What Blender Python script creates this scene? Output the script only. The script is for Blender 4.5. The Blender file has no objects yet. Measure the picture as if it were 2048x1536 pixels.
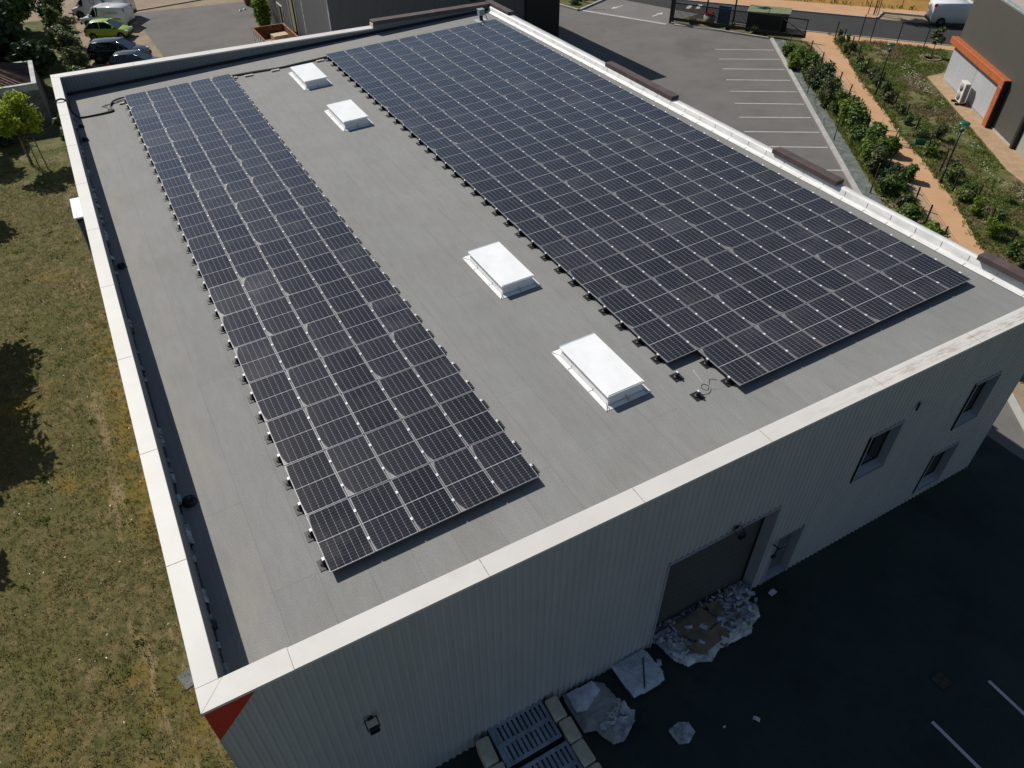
import bpy, math, random
import numpy as np
from mathutils import Matrix, Vector, Euler
random.seed(7)
RNG = np.random.default_rng(7)
PI = math.pi
scene = bpy.context.scene
COL = scene.collection

# ------------------------------------------------------------------ helpers
ORD = ['zeroth','first','second','third','fourth','fifth','sixth','seventh','eighth','ninth','tenth','eleventh','twelfth',
       'thirteenth','fourteenth','fifteenth','sixteenth','seventeenth','eighteenth','nineteenth','twentieth','twenty-first',
       'twenty-second','twenty-third','twenty-fourth','twenty-fifth','twenty-sixth','twenty-seventh','twenty-eighth',
       'twenty-ninth','thirtieth','thirty-first','thirty-second','thirty-third','thirty-fourth','thirty-fifth','thirty-sixth',
       'thirty-seventh','thirty-eighth','thirty-ninth','fortieth']

class MB:
    """collects faces for ONE mesh object"""
    def __init__(s): s.v=[]; s.f=[]; s.m=[]; s.sm=[]
    def add(s, vs, fs, mi=0, smooth=False):
        o=len(s.v); s.v+= [tuple(p) for p in vs]
        for f in fs: s.f.append([o+i for i in f]); s.m.append(mi); s.sm.append(smooth)
        return s
    def quad(s,a,b,c,d,mi=0): return s.add([a,b,c,d],[(0,1,2,3)],mi)
    def box(s,x0,x1,y0,y1,z0,z1,mi=0,bev=0):
        if bev:
            b=bev
            # chamfered box : 24 verts
            import itertools
            vs=[];idx={}
            for sx in (0,1):
                for sy in (0,1):
                    for sz in (0,1):
                        X=(x0,x1)[sx];Y=(y0,y1)[sy];Z=(z0,z1)[sz]
                        dx=b*(1-2*sx);dy=b*(1-2*sy);dz=b*(1-2*sz)
                        idx[sx,sy,sz,'x']=len(vs);vs.append((X,Y+dy,Z+dz))
                        idx[sx,sy,sz,'y']=len(vs);vs.append((X+dx,Y,Z+dz))
                        idx[sx,sy,sz,'z']=len(vs);vs.append((X+dx,Y+dy,Z))
            fs=[]
            q=[(0,0),(1,0),(1,1),(0,1)]
            for k in (0,1):
                fx=[idx[k,a,c,'x'] for a,c in q]; fy=[idx[a,k,c,'y'] for a,c in q]; fz=[idx[a,c,k,'z'] for a,c in q]
                fs.append(fx if k else fx[::-1]); fs.append(fy[::-1] if k else fy); fs.append(fz if k else fz[::-1])
            for k in (0,1):
                for l in (0,1):
                    fs.append((idx[0,k,l,'y'],idx[1,k,l,'y'],idx[1,k,l,'z'],idx[0,k,l,'z']))
                    fs.append((idx[k,0,l,'x'],idx[k,1,l,'x'],idx[k,1,l,'z'],idx[k,0,l,'z']))
                    fs.append((idx[k,l,0,'x'],idx[k,l,1,'x'],idx[k,l,1,'y'],idx[k,l,0,'y']))
            for a in (0,1):
                for c in (0,1):
                    for d in (0,1): fs.append((idx[a,c,d,'x'],idx[a,c,d,'y'],idx[a,c,d,'z']))
            return s.add(vs,fs,mi)
        vs=[(x0,y0,z0),(x1,y0,z0),(x1,y1,z0),(x0,y1,z0),(x0,y0,z1),(x1,y0,z1),(x1,y1,z1),(x0,y1,z1)]
        return s.add(vs,[(0,3,2,1),(4,5,6,7),(0,1,5,4),(1,2,6,5),(2,3,7,6),(3,0,4,7)],mi)
    def prism(s,poly,z0,z1,mi=0,cap=True):
        n=len(poly); vs=[(x,y,z0) for x,y in poly]+[(x,y,z1) for x,y in poly]
        fs=[(i,(i+1)%n,n+(i+1)%n,n+i) for i in range(n)]
        if cap: fs+= [tuple(range(n,2*n)),tuple(range(n-1,-1,-1))]
        return s.add(vs,fs,mi)
    def extr(s,prof,path,mi=0,closed=True,caps=True,smooth=False):
        """prof: function/ list of (list of 3d points) rings"""
        n=len(path[0]); vs=[p for r in path for p in r]; fs=[]
        m=n if closed else n-1
        for k in range(len(path)-1):
            for i in range(m): fs.append((k*n+i,k*n+(i+1)%n,(k+1)*n+(i+1)%n,(k+1)*n+i))
        if caps and closed: fs+= [tuple(range(n-1,-1,-1)),tuple(range((len(path)-1)*n,len(path)*n))]
        return s.add(vs,fs,mi,smooth)
    def tube(s,pts,r,n=6,mi=0,smooth=True,r1=None):
        pts=[Vector(p) for p in pts]; rings=[]
        for i,p in enumerate(pts):
            d=(pts[min(i+1,len(pts)-1)]-pts[max(i-1,0)]).normalized()
            u=d.orthogonal().normalized() if i==0 else (u-d*u.dot(d)).normalized()
            w=d.cross(u); rr=r if r1 is None else r+(r1-r)*i/max(1,len(pts)-1)
            rings.append([tuple(p+u*(rr*math.cos(2*PI*k/n))+w*(rr*math.sin(2*PI*k/n))) for k in range(n)])
        return s.extr(None,rings,mi,True,True,smooth)
    def cyl(s,c,r,z0,z1,n=16,mi=0,r1=None,smooth=True):
        r1=r if r1 is None else r1
        rings=[[(c[0]+R*math.cos(2*PI*k/n),c[1]+R*math.sin(2*PI*k/n),z) for k in range(n)] for R,z in ((r,z0),(r1,z1))]
        return s.extr(None,rings,mi,True,True,smooth)
    def lathe(s,c,prof,n=18,mi=0,smooth=True):
        rings=[[(c[0]+R*math.cos(2*PI*k/n),c[1]+R*math.sin(2*PI*k/n),c[2]+z) for k in range(n)] for R,z in prof]
        return s.extr(None,rings,mi,True,True,smooth)
    def xf(s,M):
        s.v=[tuple(M@Vector(p)) for p in s.v]; return s
    def build(s,name,mats,parent=None,loc=(0,0,0),rot=(0,0,0)):
        me=bpy.data.meshes.new(name); me.from_pydata(s.v,[],s.f)
        if not isinstance(mats,(list,tuple)): mats=[mats]
        for m in mats: me.materials.append(m)
        me.polygons.foreach_set('material_index',s.m)
        me.polygons.foreach_set('use_smooth',s.sm); me.update()
        return link(name,me,parent,loc,rot)

def link(name,me,parent=None,loc=(0,0,0),rot=(0,0,0)):
    o=bpy.data.objects.new(name,me); COL.objects.link(o); o.location=loc; o.rotation_euler=rot
    if parent: o.parent=parent
    return o
def tag(o,label=None,cat=None,group=None,kind=None):
    if label: o['label']=label
    if cat: o['category']=cat
    if group: o['group']=group
    if kind: o['kind']=kind
    return o
def thing(name,label,cat,loc=(0,0,0),rot=(0,0,0),group=None):
    return tag(link(name,None,None,loc,rot),label,cat,group)
def struct(o): o['kind']='structure'; return o
def copy_tree(o,parent=None):
    c=o.copy(); COL.objects.link(c)
    if parent: c.parent=parent
    for ch in o.children: copy_tree(ch,c)
    return c
def np_mesh(name,verts,faces,mats,parent=None,mi=None,smooth=False):
    verts=np.asarray(verts,dtype=np.float32); faces=np.asarray(faces,dtype=np.int32)
    k=faces.shape[1]; me=bpy.data.meshes.new(name)
    me.vertices.add(len(verts)); me.vertices.foreach_set('co',verts.ravel())
    me.loops.add(faces.size); me.loops.foreach_set('vertex_index',faces.ravel())
    me.polygons.add(len(faces)); me.polygons.foreach_set('loop_start',np.arange(0,faces.size,k,dtype=np.int32))
    if mi is not None: me.polygons.foreach_set('material_index',np.asarray(mi,dtype=np.int32))
    if smooth: me.polygons.foreach_set('use_smooth',np.ones(len(faces),dtype=bool))
    for m in (mats if isinstance(mats,(list,tuple)) else [mats]): me.materials.append(m)
    me.update(calc_edges=True); me.validate()
    return link(name,me,parent)

# ------------------------------------------------------------------ materials
class NT:
    def __init__(s,name):
        s.mat=bpy.data.materials.new(name); s.mat.use_nodes=True; s.t=s.mat.node_tree
        s.b=next(n for n in s.t.nodes if n.type=='BSDF_PRINCIPLED')
    def n(s,typ,**kw):
        nd=s.t.nodes.new(typ)
        for k,v in kw.items(): setattr(nd,k,v)
        return nd
    def l(s,a,b): s.t.links.new(a,b)
    def put(s,sock,v):
        if hasattr(v,'is_linked') or isinstance(v,bpy.types.NodeSocket): s.l(v,sock)
        else: sock.default_value=v
    def coord(s,kind='Object'): 
        return s.n('ShaderNodeTexCoord').outputs[kind]
    def mapv(s,vec,scale=(1,1,1),loc=(0,0,0),rot=(0,0,0)):
        m=s.n('ShaderNodeMapping'); s.l(vec,m.inputs[0]); m.inputs['Scale'].default_value=scale; m.inputs['Location'].default_value=loc; m.inputs['Rotation'].default_value=rot
        return m.outputs[0]
    def noise(s,vec,scale,detail=3,rough=.5,out='Fac'):
        n=s.n('ShaderNodeTexNoise'); s.l(vec,n.inputs['Vector']); n.inputs['Scale'].default_value=scale; n.inputs['Detail'].default_value=detail; n.inputs['Roughness'].default_value=rough
        return n.outputs[out]
    def math(s,op,a,b=None,c=None,clamp=False):
        n=s.n('ShaderNodeMath',operation=op,use_clamp=clamp); s.put(n.inputs[0],a)
        if b is not None: s.put(n.inputs[1],b)
        if c is not None: s.put(n.inputs[2],c)
        return n.outputs[0]
    def ramp(s,fac,stops,interp='LINEAR'):
        r=s.n('ShaderNodeValToRGB'); s.l(fac,r.inputs[0]); cr=r.color_ramp; cr.interpolation=interp
        while len(cr.elements)<len(stops): cr.elements.new(.5)
        for e,(p,c) in zip(cr.elements,stops):
            e.position=p; e.color=(c if len(c)==4 else (*c,1)) if isinstance(c,(tuple,list)) else (c,c,c,1)
        return r.outputs[0]
    def smooth(s,x,a,b):
        m=s.n('ShaderNodeMapRange',interpolation_type='SMOOTHSTEP'); s.put(m.inputs['Value'],x); m.inputs['From Min'].default_value=a; m.inputs['From Max'].default_value=b
        return m.outputs[0]
    def mix(s,fac,a,b,blend='MIX'):
        m=s.n('ShaderNodeMix',data_type='RGBA',blend_type=blend)
        s.put(m.inputs[0],fac)
        for i,v in ((6,a),(7,b)):
            if isinstance(v,(tuple,list)): m.inputs[i].default_value=(*v[:3],1)
            else: s.l(v,m.inputs[i])
        return m.outputs[2]
    def sep(s,vec):
        n=s.n('ShaderNodeSeparateXYZ'); s.l(vec,n.inputs[0]); return n.outputs
    def bump(s,h,strength=.3,dist=.02):
        b=s.n('ShaderNodeBump'); b.inputs['Strength'].default_value=strength; b.inputs['Distance'].default_value=dist; s.l(h,b.inputs['Height']); s.l(b.outputs[0],s.b.inputs['Normal'])
    def base(s,c):
        s.put(s.b.inputs['Base Color'],(*c,1) if isinstance(c,(tuple,list)) else c)
    def set(s,rough=.7,metal=0,spec=.5,coat=0):
        s.b.inputs['Roughness'].default_value=rough; s.b.inputs['Metallic'].default_value=metal; s.b.inputs['Specular IOR Level'].default_value=spec; s.b.inputs['Coat Weight'].default_value=coat

def plain(name,c,rough=.6,metal=0,spec=.4,var=.12,scale=3,fine=0,bump=0,coat=0,c2=None):
    """colour with blotchy weathering and optional grain"""
    t=NT(name); co=t.coord(); n=t.noise(co,scale,4,.6)
    d=c2 or tuple(x*(1-var*2) for x in c); u=tuple(min(1,x*(1+var)) for x in c)
    col=t.mix(t.smooth(n,.3,.7),d,u)
    if fine: col=t.mix(t.math('MULTIPLY',t.noise(co,fine,2),.5),col,tuple(x*.55 for x in c))
    t.base(col); t.set(rough,metal,spec,coat)
    if bump: t.bump(t.noise(co,fine or scale*8,3),bump,.01)
    return t.mat
def foliage(name,dark,mid,light,scale=1.2,trans=.25):
    t=NT(name); g=t.n('ShaderNodeNewGeometry').outputs['Random Per Island']; n=t.noise(t.coord(),scale,3)
    f=t.math('ADD',t.math('MULTIPLY',g,.55),t.math('MULTIPLY',n,.5))
    col=t.ramp(f,[(.2,dark),(.52,mid),(.85,light)])
    t.base(col); t.set(.55,0,.35)
    tr=t.n('ShaderNodeBsdfTranslucent'); t.l(col,tr.inputs[0]); mx=t.n('ShaderNodeMixShader'); mx.inputs[0].default_value=trans
    out=next(n for n in t.t.nodes if n.type=='OUTPUT_MATERIAL'); t.l(t.b.outputs[0],mx.inputs[1]); t.l(tr.outputs[0],mx.inputs[2]); t.l(mx.outputs[0],out.inputs[0])
    return t.mat

M={}
# roof membrane : rolls one metre wide, staggered end laps, granules, dust along the low side
def mk_roof():
    t=NT('roof_membrane'); co=t.coord(); x,y,z=t.sep(co)
    br=t.n('ShaderNodeTexBrick'); t.l(t.mapv(co,rot=(0,0,PI/2),loc=(.3,.22,0)),br.inputs['Vector']); br.offset=.37
    br.inputs['Scale'].default_value=1; br.inputs['Brick Width'].default_value=7.6; br.inputs['Row Height'].default_value=1.0
    br.inputs['Mortar Size'].default_value=.010; br.inputs['Mortar Smooth'].default_value=.4
    br.inputs['Color1'].default_value=(.243,.246,.243,1); br.inputs['Color2'].default_value=(.262,.262,.257,1); br.inputs['Mortar'].default_value=(.20,.202,.20,1)
    big=t.noise(co,.45,4,.6); col=t.mix(t.smooth(big,.3,.75),br.outputs[0],t.mix(1,br.outputs[0],(.93,.91,.87),'MULTIPLY'))
    streak=t.noise(t.mapv(co,(3.5,.25,1)),1,4,.65); col=t.mix(t.math('MULTIPLY',t.smooth(streak,.5,.75),.18),col,(.31,.305,.295))
    gr=t.noise(co,140,2,.7); col=t.mix(1,col,t.ramp(gr,[(.25,.62),(.5,1.0),(.8,1.28)]),'MULTIPLY'); gm=t.noise(co,34,3,.75); col=t.mix(1,col,t.ramp(gm,[(.3,.76),(.5,1.0),(.7,1.24)]),'MULTIPLY'); sc=t.noise(t.mapv(co,(2.2,.5,1)),2.2,5,.7); col=t.mix(1,col,t.ramp(sc,[(.32,.93),(.68,1.06)]),'MULTIPLY')
    low=t.math('SUBTRACT',1,t.smooth(x,-2.3,-.6)); st=t.noise(t.mapv(co,(1.4,.35,1)),1,5,.65)
    d=t.math('MULTIPLY',low,t.smooth(st,.36,.66)); col=t.mix(t.math('MULTIPLY',d,.42),col,(.34,.31,.265))
    bk=t.smooth(y,30.5,33.5); col=t.mix(t.math('MULTIPLY',t.math('MULTIPLY',bk,t.smooth(big,.35,.6)),.4),col,(.33,.31,.27))
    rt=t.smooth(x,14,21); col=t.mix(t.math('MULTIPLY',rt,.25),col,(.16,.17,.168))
    t.base(col); t.set(.85,0,.3); t.bump(gr,.35,.004); return t.mat
M['roof']=mk_roof()
def mk_cap():
    t=NT('coping_paint'); co=t.coord(); x,y,z=t.sep(co)
    n=t.noise(co,.9,4,.65); n2=t.noise(t.mapv(co,(.5,.5,1)),1.3,5,.7)
    col=t.mix(t.smooth(n,.3,.7),(.61,.588,.55),(.66,.64,.607))
    col=t.mix(t.math('MULTIPLY',t.smooth(n2,.55,.78),.3),col,(.55,.47,.40))
    right=t.smooth(x,8.5,20); mid=t.math('MULTIPLY',t.smooth(y,-2.36,-2.2),t.math('SUBTRACT',1,t.smooth(y,-2.08,-1.92)))
    fr=t.noise(t.mapv(co,(1.1,6,1)),1.5,6,.75); d=t.math('MULTIPLY',t.math('MULTIPLY',right,mid),t.smooth(fr,.42,.62))
    col=t.mix(t.math('MULTIPLY',d,.75,clamp=True),col,(.30,.23,.16))
    sp=t.noise(co,38,2); col=t.mix(t.math('MULTIPLY',t.smooth(sp,.72,.8),.35),col,(.38,.31,.25))
    t.base(col); t.set(.5,0,.35); return t.mat
M['cap']=mk_cap()
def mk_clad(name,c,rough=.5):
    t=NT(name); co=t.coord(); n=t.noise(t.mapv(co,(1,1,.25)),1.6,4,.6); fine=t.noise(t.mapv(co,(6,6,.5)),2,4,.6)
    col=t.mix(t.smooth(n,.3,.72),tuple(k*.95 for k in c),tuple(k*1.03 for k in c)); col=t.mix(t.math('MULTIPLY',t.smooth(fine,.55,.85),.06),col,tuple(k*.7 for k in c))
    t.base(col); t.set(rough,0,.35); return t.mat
M['clad']=mk_clad('light_grey_cladding',(.44,.45,.455))
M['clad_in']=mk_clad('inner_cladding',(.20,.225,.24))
M['clad_dark']=mk_clad('dark_grey_cladding',(.105,.108,.112))
M['clad_pale']=mk_clad('pale_rear_cladding',(.27,.265,.26))
M['clad_black']=mk_clad('black_cladding',(.012,.011,.011))
M['clad_olive']=mk_clad('anthracite_render',(.075,.074,.066))
M['clad_silver']=mk_clad('silver_sheet',(.40,.41,.43))
M['orange']=plain('orange_trim',(.42,.115,.036),.5,var=.08)
M['red']=plain('red_cladding',(.50,.026,.022),.45,var=.05)
M['rust']=plain('rusty_joint',(.42,.33,.25),.8,var=.3,scale=20)
M['brown']=plain('brown_coping',(.105,.074,.07),.55,var=.12,scale=2)
def mk_white_membrane():
    t=NT('aluminium_faced_membrane'); co=t.coord(); n=t.noise(t.mapv(co,(3,.8,3)),1.2,5,.7); n2=t.noise(co,9,3)
    col=t.mix(t.smooth(n,.3,.75),(.62,.61,.59),(.84,.83,.81)); col=t.mix(t.math('MULTIPLY',t.smooth(n2,.58,.75),.3),col,(.5,.45,.38))
    t.base(col); t.set(.5,.0,.5); t.bump(n,.12,.03); return t.mat
M['whitemem']=mk_white_membrane()
M['white']=plain('white_lid',(.88,.885,.885),.35,var=.03,scale=1.5)
M['curb_white']=plain('white_flange',(.84,.835,.82),.5,var=.04,scale=3)
M['seam']=plain('dark_seam',(.12,.12,.12),.8)
M['pale_edge']=plain('blue_grey_edge',(.42,.50,.55),.4,var=.05)
M['black']=plain('black_plastic',(.018,.018,.019),.5,var=.2)
M['black_metal']=plain('black_metal',(.02,.02,.021),.45,.0,var=.2)
M['dark']=plain('dark_void',(.012,.013,.015),.6)
M['foil']=plain('grey_foil',(.36,.38,.39),.5,.1,var=.45,scale=2.5)
M['alu']=plain('anodised_frame',(.40,.40,.42),.42,.3,.5,var=.06)
M['clamp']=plain('bright_clamp',(.93,.93,.95),.3,.25,.6,var=.02)
M['concrete']=plain('concrete',(.44,.42,.39),.85,var=.12,scale=2,fine=40,bump=.2)
M['kerb']=plain('pale_kerb',(.47,.455,.43),.8,var=.1,scale=1.2,fine=30)
M['paver']=plain('pale_paver',(.60,.53,.44),.85,var=.1,scale=9)
M['reveal']=mk_clad('window_reveal',(.34,.365,.39))
M['glass']=plain('dark_glass',(.006,.008,.009),.06,0,.5,var=.1,coat=.3)
M['door_grey']=mk_clad('shutter_grey',(.085,.088,.088),.45)
M['blue_door']=mk_clad('steel_door',(.12,.14,.155),.45)
# photovoltaic laminate
def mk_pv():
    t=NT('solar_cells'); co=t.coord(); x,y,z=t.sep(co); A=lambda v:t.math('ABSOLUTE',v)
    cx,cy=.166,.0835
    ux=t.math('DIVIDE',t.math('ADD',x,.498),cx); dx=t.math('MULTIPLY',t.math('SUBTRACT',.5,A(t.math('SUBTRACT',t.math('FRACT',ux),.5))),cx)
    ay=A(y); uy=t.math('DIVIDE',t.math('SUBTRACT',ay,.012),cy); dy=t.math('MULTIPLY',t.math('SUBTRACT',.5,A(t.math('SUBTRACT',t.math('FRACT',uy),.5))),cy)
    lt=lambda a,b:t.math('LESS_THAN',a,b); gt=lambda a,b:t.math('GREATER_THAN',a,b); mx=lambda a,b:t.math('MAXIMUM',a,b)
    lines=mx(t.math('MULTIPLY',lt(dx,.0026),.72),t.math('MULTIPLY',lt(dy,.0015),.42)); lines=mx(lines,t.math('MULTIPLY',lt(t.math('ADD',dx,dy),.0105),.8))
    edge=mx(gt(A(x),.4985),gt(ay,.8475)); mid=t.math('MULTIPLY',lt(ay,.009),.85)
    mask=mx(mx(lines,t.math('MULTIPLY',edge,.06)),mid)
    oi=t.n('ShaderNodeObjectInfo').outputs['Random']; r2=t.math('FRACT',t.math('MULTIPLY',oi,7.31)); r3=t.math('FRACT',t.math('MULTIPLY',oi,17.77))
    far=t.smooth(t.sep(t.n('ShaderNodeObjectInfo').outputs['Location'])[1],6,30); cell=t.mix(oi,(.0095,.0095,.014),(.018,.0175,.024)); cell=t.mix(t.math('MULTIPLY',far,.7),cell,(.022,.031,.052)); col=t.mix(mask,cell,(.46,.46,.48))  # far cells tinted bluer: sky sheen put into the colour
    # dried dust: along the low (left) edge, wider towards the corners
    k=t.math('DIVIDE',ay,.86); sgn=t.math('SIGN',y); lean=t.math('ADD',.55,t.math('MULTIPLY',sgn,t.math('SUBTRACT',t.math('MULTIPLY',r2,.9),.45)))
    w=t.math('ADD',.006,t.math('MULTIPLY',t.math('MULTIPLY',t.math('POWER',k,3.2),t.math('ADD',.03,t.math('MULTIPLY',r3,.17))),lean))
    wob=t.math('MULTIPLY',t.math('SUBTRACT',t.noise(t.n('ShaderNodeTexCoord').outputs['Object'],5,2),.5),.03)
    e=t.math('ADD',t.math('ADD',x,.508),wob); d=t.smooth(t.math('SUBTRACT',w,e),-.012,.02)
    fade=t.math('ADD',.25,t.math('MULTIPLY',t.smooth(e,.0,.12),.35))
    dust=t.math('MULTIPLY',d,fade)
    veil=t.math('ADD',.004,t.math('MULTIPLY',t.smooth(t.noise(t.n('ShaderNodeNewGeometry').outputs['Position'],.9,4,.65),.4,.75),t.math('ADD',.008,t.math('MULTIPLY',t.math('POWER',r2,3),.10))))
    soft=t.math('MULTIPLY',t.math('SUBTRACT',1,t.smooth(e,0,.45)),.022)
    col=t.mix(t.math('ADD',t.math('ADD',dust,veil),soft,clamp=True),col,(.40,.385,.37))
    t.base(col); t.set(.3,0,.62,.0)
    t.put(t.b.inputs['Roughness'],t.math('ADD',t.math('ADD',.10,t.math('MULTIPLY',r3,.12)),t.math('MULTIPLY',dust,.7)))
    t.b.inputs['Coat Weight'].default_value=0
    return t.mat
M['pv']=mk_pv()
# grounds
def mk_ground(name,stops,scale,fine,speck=None,bump=.5,rough=.95,patch=None,fs=(.75,1.25),orange=False):
    t=NT(name); co=t.coord(); n=t.noise(co,scale,6,.68); col=t.ramp(n,stops)
    f=t.noise(co,fine,3,.7); col=t.mix(1,col,t.ramp(f,[(.3,fs[0]),(.7,fs[1])]),'MULTIPLY')
    if patch:
        for (sc,c,lo,hi,amt) in patch:
            p=t.noise(co,sc,5,.65); col=t.mix(t.math('MULTIPLY',t.smooth(p,lo,hi),amt),col,c)
    if orange:
        X,Y,Z=t.sep(co); near=t.math('MULTIPLY',t.smooth(X,-5.6,-3.6),t.math('MULTIPLY',t.smooth(Y,7,12),t.math('SUBTRACT',1,t.smooth(Y,19,25)))); on=t.noise(co,1.3,5,.7)
        col=t.mix(t.math('MULTIPLY',t.math('MULTIPLY',near,t.smooth(on,.38,.6)),.75),col,(.25,.15,.018)); tk=t.noise(t.mapv(co,(1.5,.35,1)),1.1,5,.7); wear=t.math('MULTIPLY',t.smooth(X,-6.2,-4.8),t.math('SUBTRACT',1,t.smooth(X,-4.4,-3.4))); col=t.mix(t.math('MULTIPLY',t.math('MULTIPLY',wear,t.smooth(tk,.52,.66)),.65),col,(.31,.225,.13))
    t.base(col); t.set(rough,0,.2); t.bump(f,bump,.03); return t.mat
M['lawn']=mk_ground('dry_lawn',[(.25,(.042,.048,.014)),(.42,(.08,.078,.025)),(.56,(.135,.106,.043)),(.74,(.23,.175,.09))],2.2,30,
   patch=[(.55,(.080,.088,.02),.45,.66,.6),(.2,(.21,.135,.022),.55,.68,.6),(5.5,(.05,.05,.014),.5,.68,.75),(9.0,(.30,.235,.13),.58,.72,.45),(3.1,(.25,.195,.11),.62,.75,.45)],fs=(.38,1.62),orange=True)
M['terrain']=mk_ground('terrain_soil',[(.3,(.10,.085,.04)),(.6,(.16,.12,.06)),(.8,(.19,.15,.08))],.4,8)
M['meadow']=mk_ground('green_verge',[(.28,(.045,.06,.014)),(.45,(.08,.095,.025)),(.6,(.14,.13,.05)),(.78,(.24,.19,.10))],.75,20,patch=[(.4,(.235,.185,.105),.5,.68,.75),(1.3,(.27,.21,.13),.58,.72,.6)],fs=(.42,1.5))
M['stubble']=mk_ground('stubble_field',[(.3,(.26,.14,.035)),(.55,(.34,.19,.05)),(.75,(.38,.22,.075))],.5,12)
M['asphalt']=mk_ground('worn_asphalt',[(.3,(.135,.125,.118)),(.5,(.158,.147,.138)),(.72,(.178,.166,.156))],.35,60,bump=.3,fs=(.9,1.1),
   patch=[(.16,(.115,.106,.10),.54,.66,.55),(1.1,(.19,.18,.168),.62,.72,.35)])
M['yard']=mk_ground('shade_darkened_asphalt',[(.3,(.030,.040,.036)),(.5,(.040,.052,.046)),(.72,(.054,.064,.054))],.3,70,bump=.4,fs=(.72,1.3),patch=[(.45,(.022,.030,.030),.52,.68,.7),(1.6,(.065,.075,.066),.6,.74,.4),(4.5,(.02,.026,.026),.62,.72,.5)])  # continues the car park asphalt; deep building shade is put into the colour
M['road']=mk_ground('road_asphalt',[(.3,(.040,.039,.040)),(.6,(.05,.048,.048))],.5,50,bump=.25,fs=(.9,1.1),patch=[(.6,(.07,.065,.062),.6,.72,.5)])
M['drive']=mk_ground('driveway_asphalt',[(.3,(.165,.158,.148)),(.7,(.20,.19,.178))],.4,50,bump=.25,fs=(.9,1.1))
M['path']=mk_ground('ochre_path',[(.3,(.46,.275,.15)),(.6,(.54,.325,.18)),(.8,(.57,.36,.21))],.5,40,bump=.25,fs=(.92,1.07))
M['pathpale']=mk_ground('pale_path_edge',[(.3,(.36,.25,.165)),(.7,(.44,.31,.21))],.6,40,bump=.25,fs=(.88,1.1))
M['gravel']=mk_ground('tan_gravel',[(.3,(.35,.235,.14)),(.7,(.48,.33,.21))],1.5,28,bump=.8,fs=(.65,1.3))
M['dirt']=mk_ground('sandy_verge',[(.3,(.20,.155,.105)),(.5,(.29,.225,.155)),(.75,(.36,.28,.20))],.5,22,bump=.4,fs=(.8,1.15))
def mk_mat():
    t=NT('weed_sheet'); co=t.coord(); n=t.noise(co,1.7,5,.6); v=t.n('ShaderNodeTexVoronoi',feature='DISTANCE_TO_EDGE'); t.l(co,v.inputs['Vector']); v.inputs['Scale'].default_value=.8
    col=t.mix(t.smooth(n,.3,.7),(.105,.125,.115),(.19,.20,.185)); col=t.mix(t.math('MULTIPLY',t.math('SUBTRACT',1,t.smooth(v.outputs[0],0,.04)),.6),col,(.05,.06,.055))
    t.base(col); t.set(.6,0,.3); t.bump(n,.6,.1); return t.mat
M['weed']=mk_mat()
M['paint']=plain('road_paint',(.66,.65,.62),.7,var=.1,scale=2,fine=25)
# greenery
M['leaf_dark']=foliage('dark_leaves',(.010,.022,.008),(.028,.056,.018),(.07,.12,.034))
M['leaf_mid']=foliage('green_leaves',(.032,.066,.012),(.09,.155,.03),(.19,.27,.06))
M['leaf_bright']=foliage('bright_leaves',(.08,.14,.016),(.17,.25,.028),(.30,.38,.055),trans=.45)
M['leaf_lime']=foliage('lime_leaves',(.16,.24,.016),(.30,.38,.03),(.44,.50,.06),trans=.5)
M['leaf_olive']=foliage('olive_leaves',(.04,.055,.02),(.095,.115,.042),(.18,.195,.075))
M['leaf_grass']=foliage('tall_grass',(.075,.115,.018),(.155,.21,.042),(.27,.29,.09))
M['straw']=foliage('dry_stems',(.13,.105,.05),(.25,.195,.105),(.38,.30,.175),trans=.3)
M['blade']=foliage('lawn_blades',(.12,.105,.035),(.22,.175,.075),(.34,.275,.14),scale=.55,trans=.35)
M['blade_green']=foliage('green_blades',(.06,.085,.015),(.115,.14,.03),(.19,.20,.05),scale=.6,trans=.35)
M['flower']=plain('white_flowers',(.72,.72,.64),.7,var=.05)
M['flower_yel']=plain('rusty_flowers',(.42,.30,.02),.7)
M['bark']=plain('bark',(.11,.085,.06),.9,var=.25,scale=6)
M['wood']=plain('weathered_wood',(.24,.19,.14),.85,var=.2,scale=5)
M['stakewood']=plain('brown_stake',(.11,.065,.04),.85,var=.2,scale=5)
M['green_metal']=plain('dark_green_metal',(.010,.030,.024),.4,var=.15)
M['green_lamp']=plain('green_lamp_lid',(.012,.11,.085),.35,var=.1)
M['lamp_glass']=plain('lamp_glass',(.55,.6,.6),.2)
M['green_plastic']=plain('green_plastic',(.02,.20,.11),.45,var=.15)
M['roof_olive']=plain('mossy_green_roof',(.17,.20,.105),.8,var=.12,scale=4)
M['card']=plain('cardboard',(.27,.20,.13),.85,var=.15,scale=3)
M['card_pale']=plain('pale_cardboard',(.55,.42,.28),.85,var=.08,scale=3)
M['ruststeel']=plain('rusted_steel',(.26,.105,.05),.85,var=.3,scale=3)
M['skipwhite']=plain('worn_white_paint',(.70,.68,.65),.6,var=.2,scale=3)
M['tile']=plain('terracotta_tiles',(.27,.165,.115),.9,var=.3,scale=2.5)
M['tile_painted_shade']=plain('shade_darkened_tiles',(.07,.052,.046),.9,var=.25,scale=2)  # same tiles as the front slope, with shade put into the colour
M['render_wall']=plain('pale_render',(.50,.50,.48),.85,var=.12,scale=1.2)
M['render_grey']=plain('grey_blockwork',(.15,.155,.15),.9,var=.18,scale=1.5)
M['cream']=plain('cream_foam',(.60,.565,.46),.75,var=.08,scale=2.5,c2=(.48,.43,.30))
M['pallet']=plain('grey_pallet',(.30,.345,.40),.6,var=.15,scale=3)
M['film']=plain('crumpled_film',(.50,.51,.53),.3,0,.6,var=.25,scale=4)
M['sheeting']=plain('white_sheeting',(.64,.66,.70),.5,var=.12,scale=4)
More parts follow.
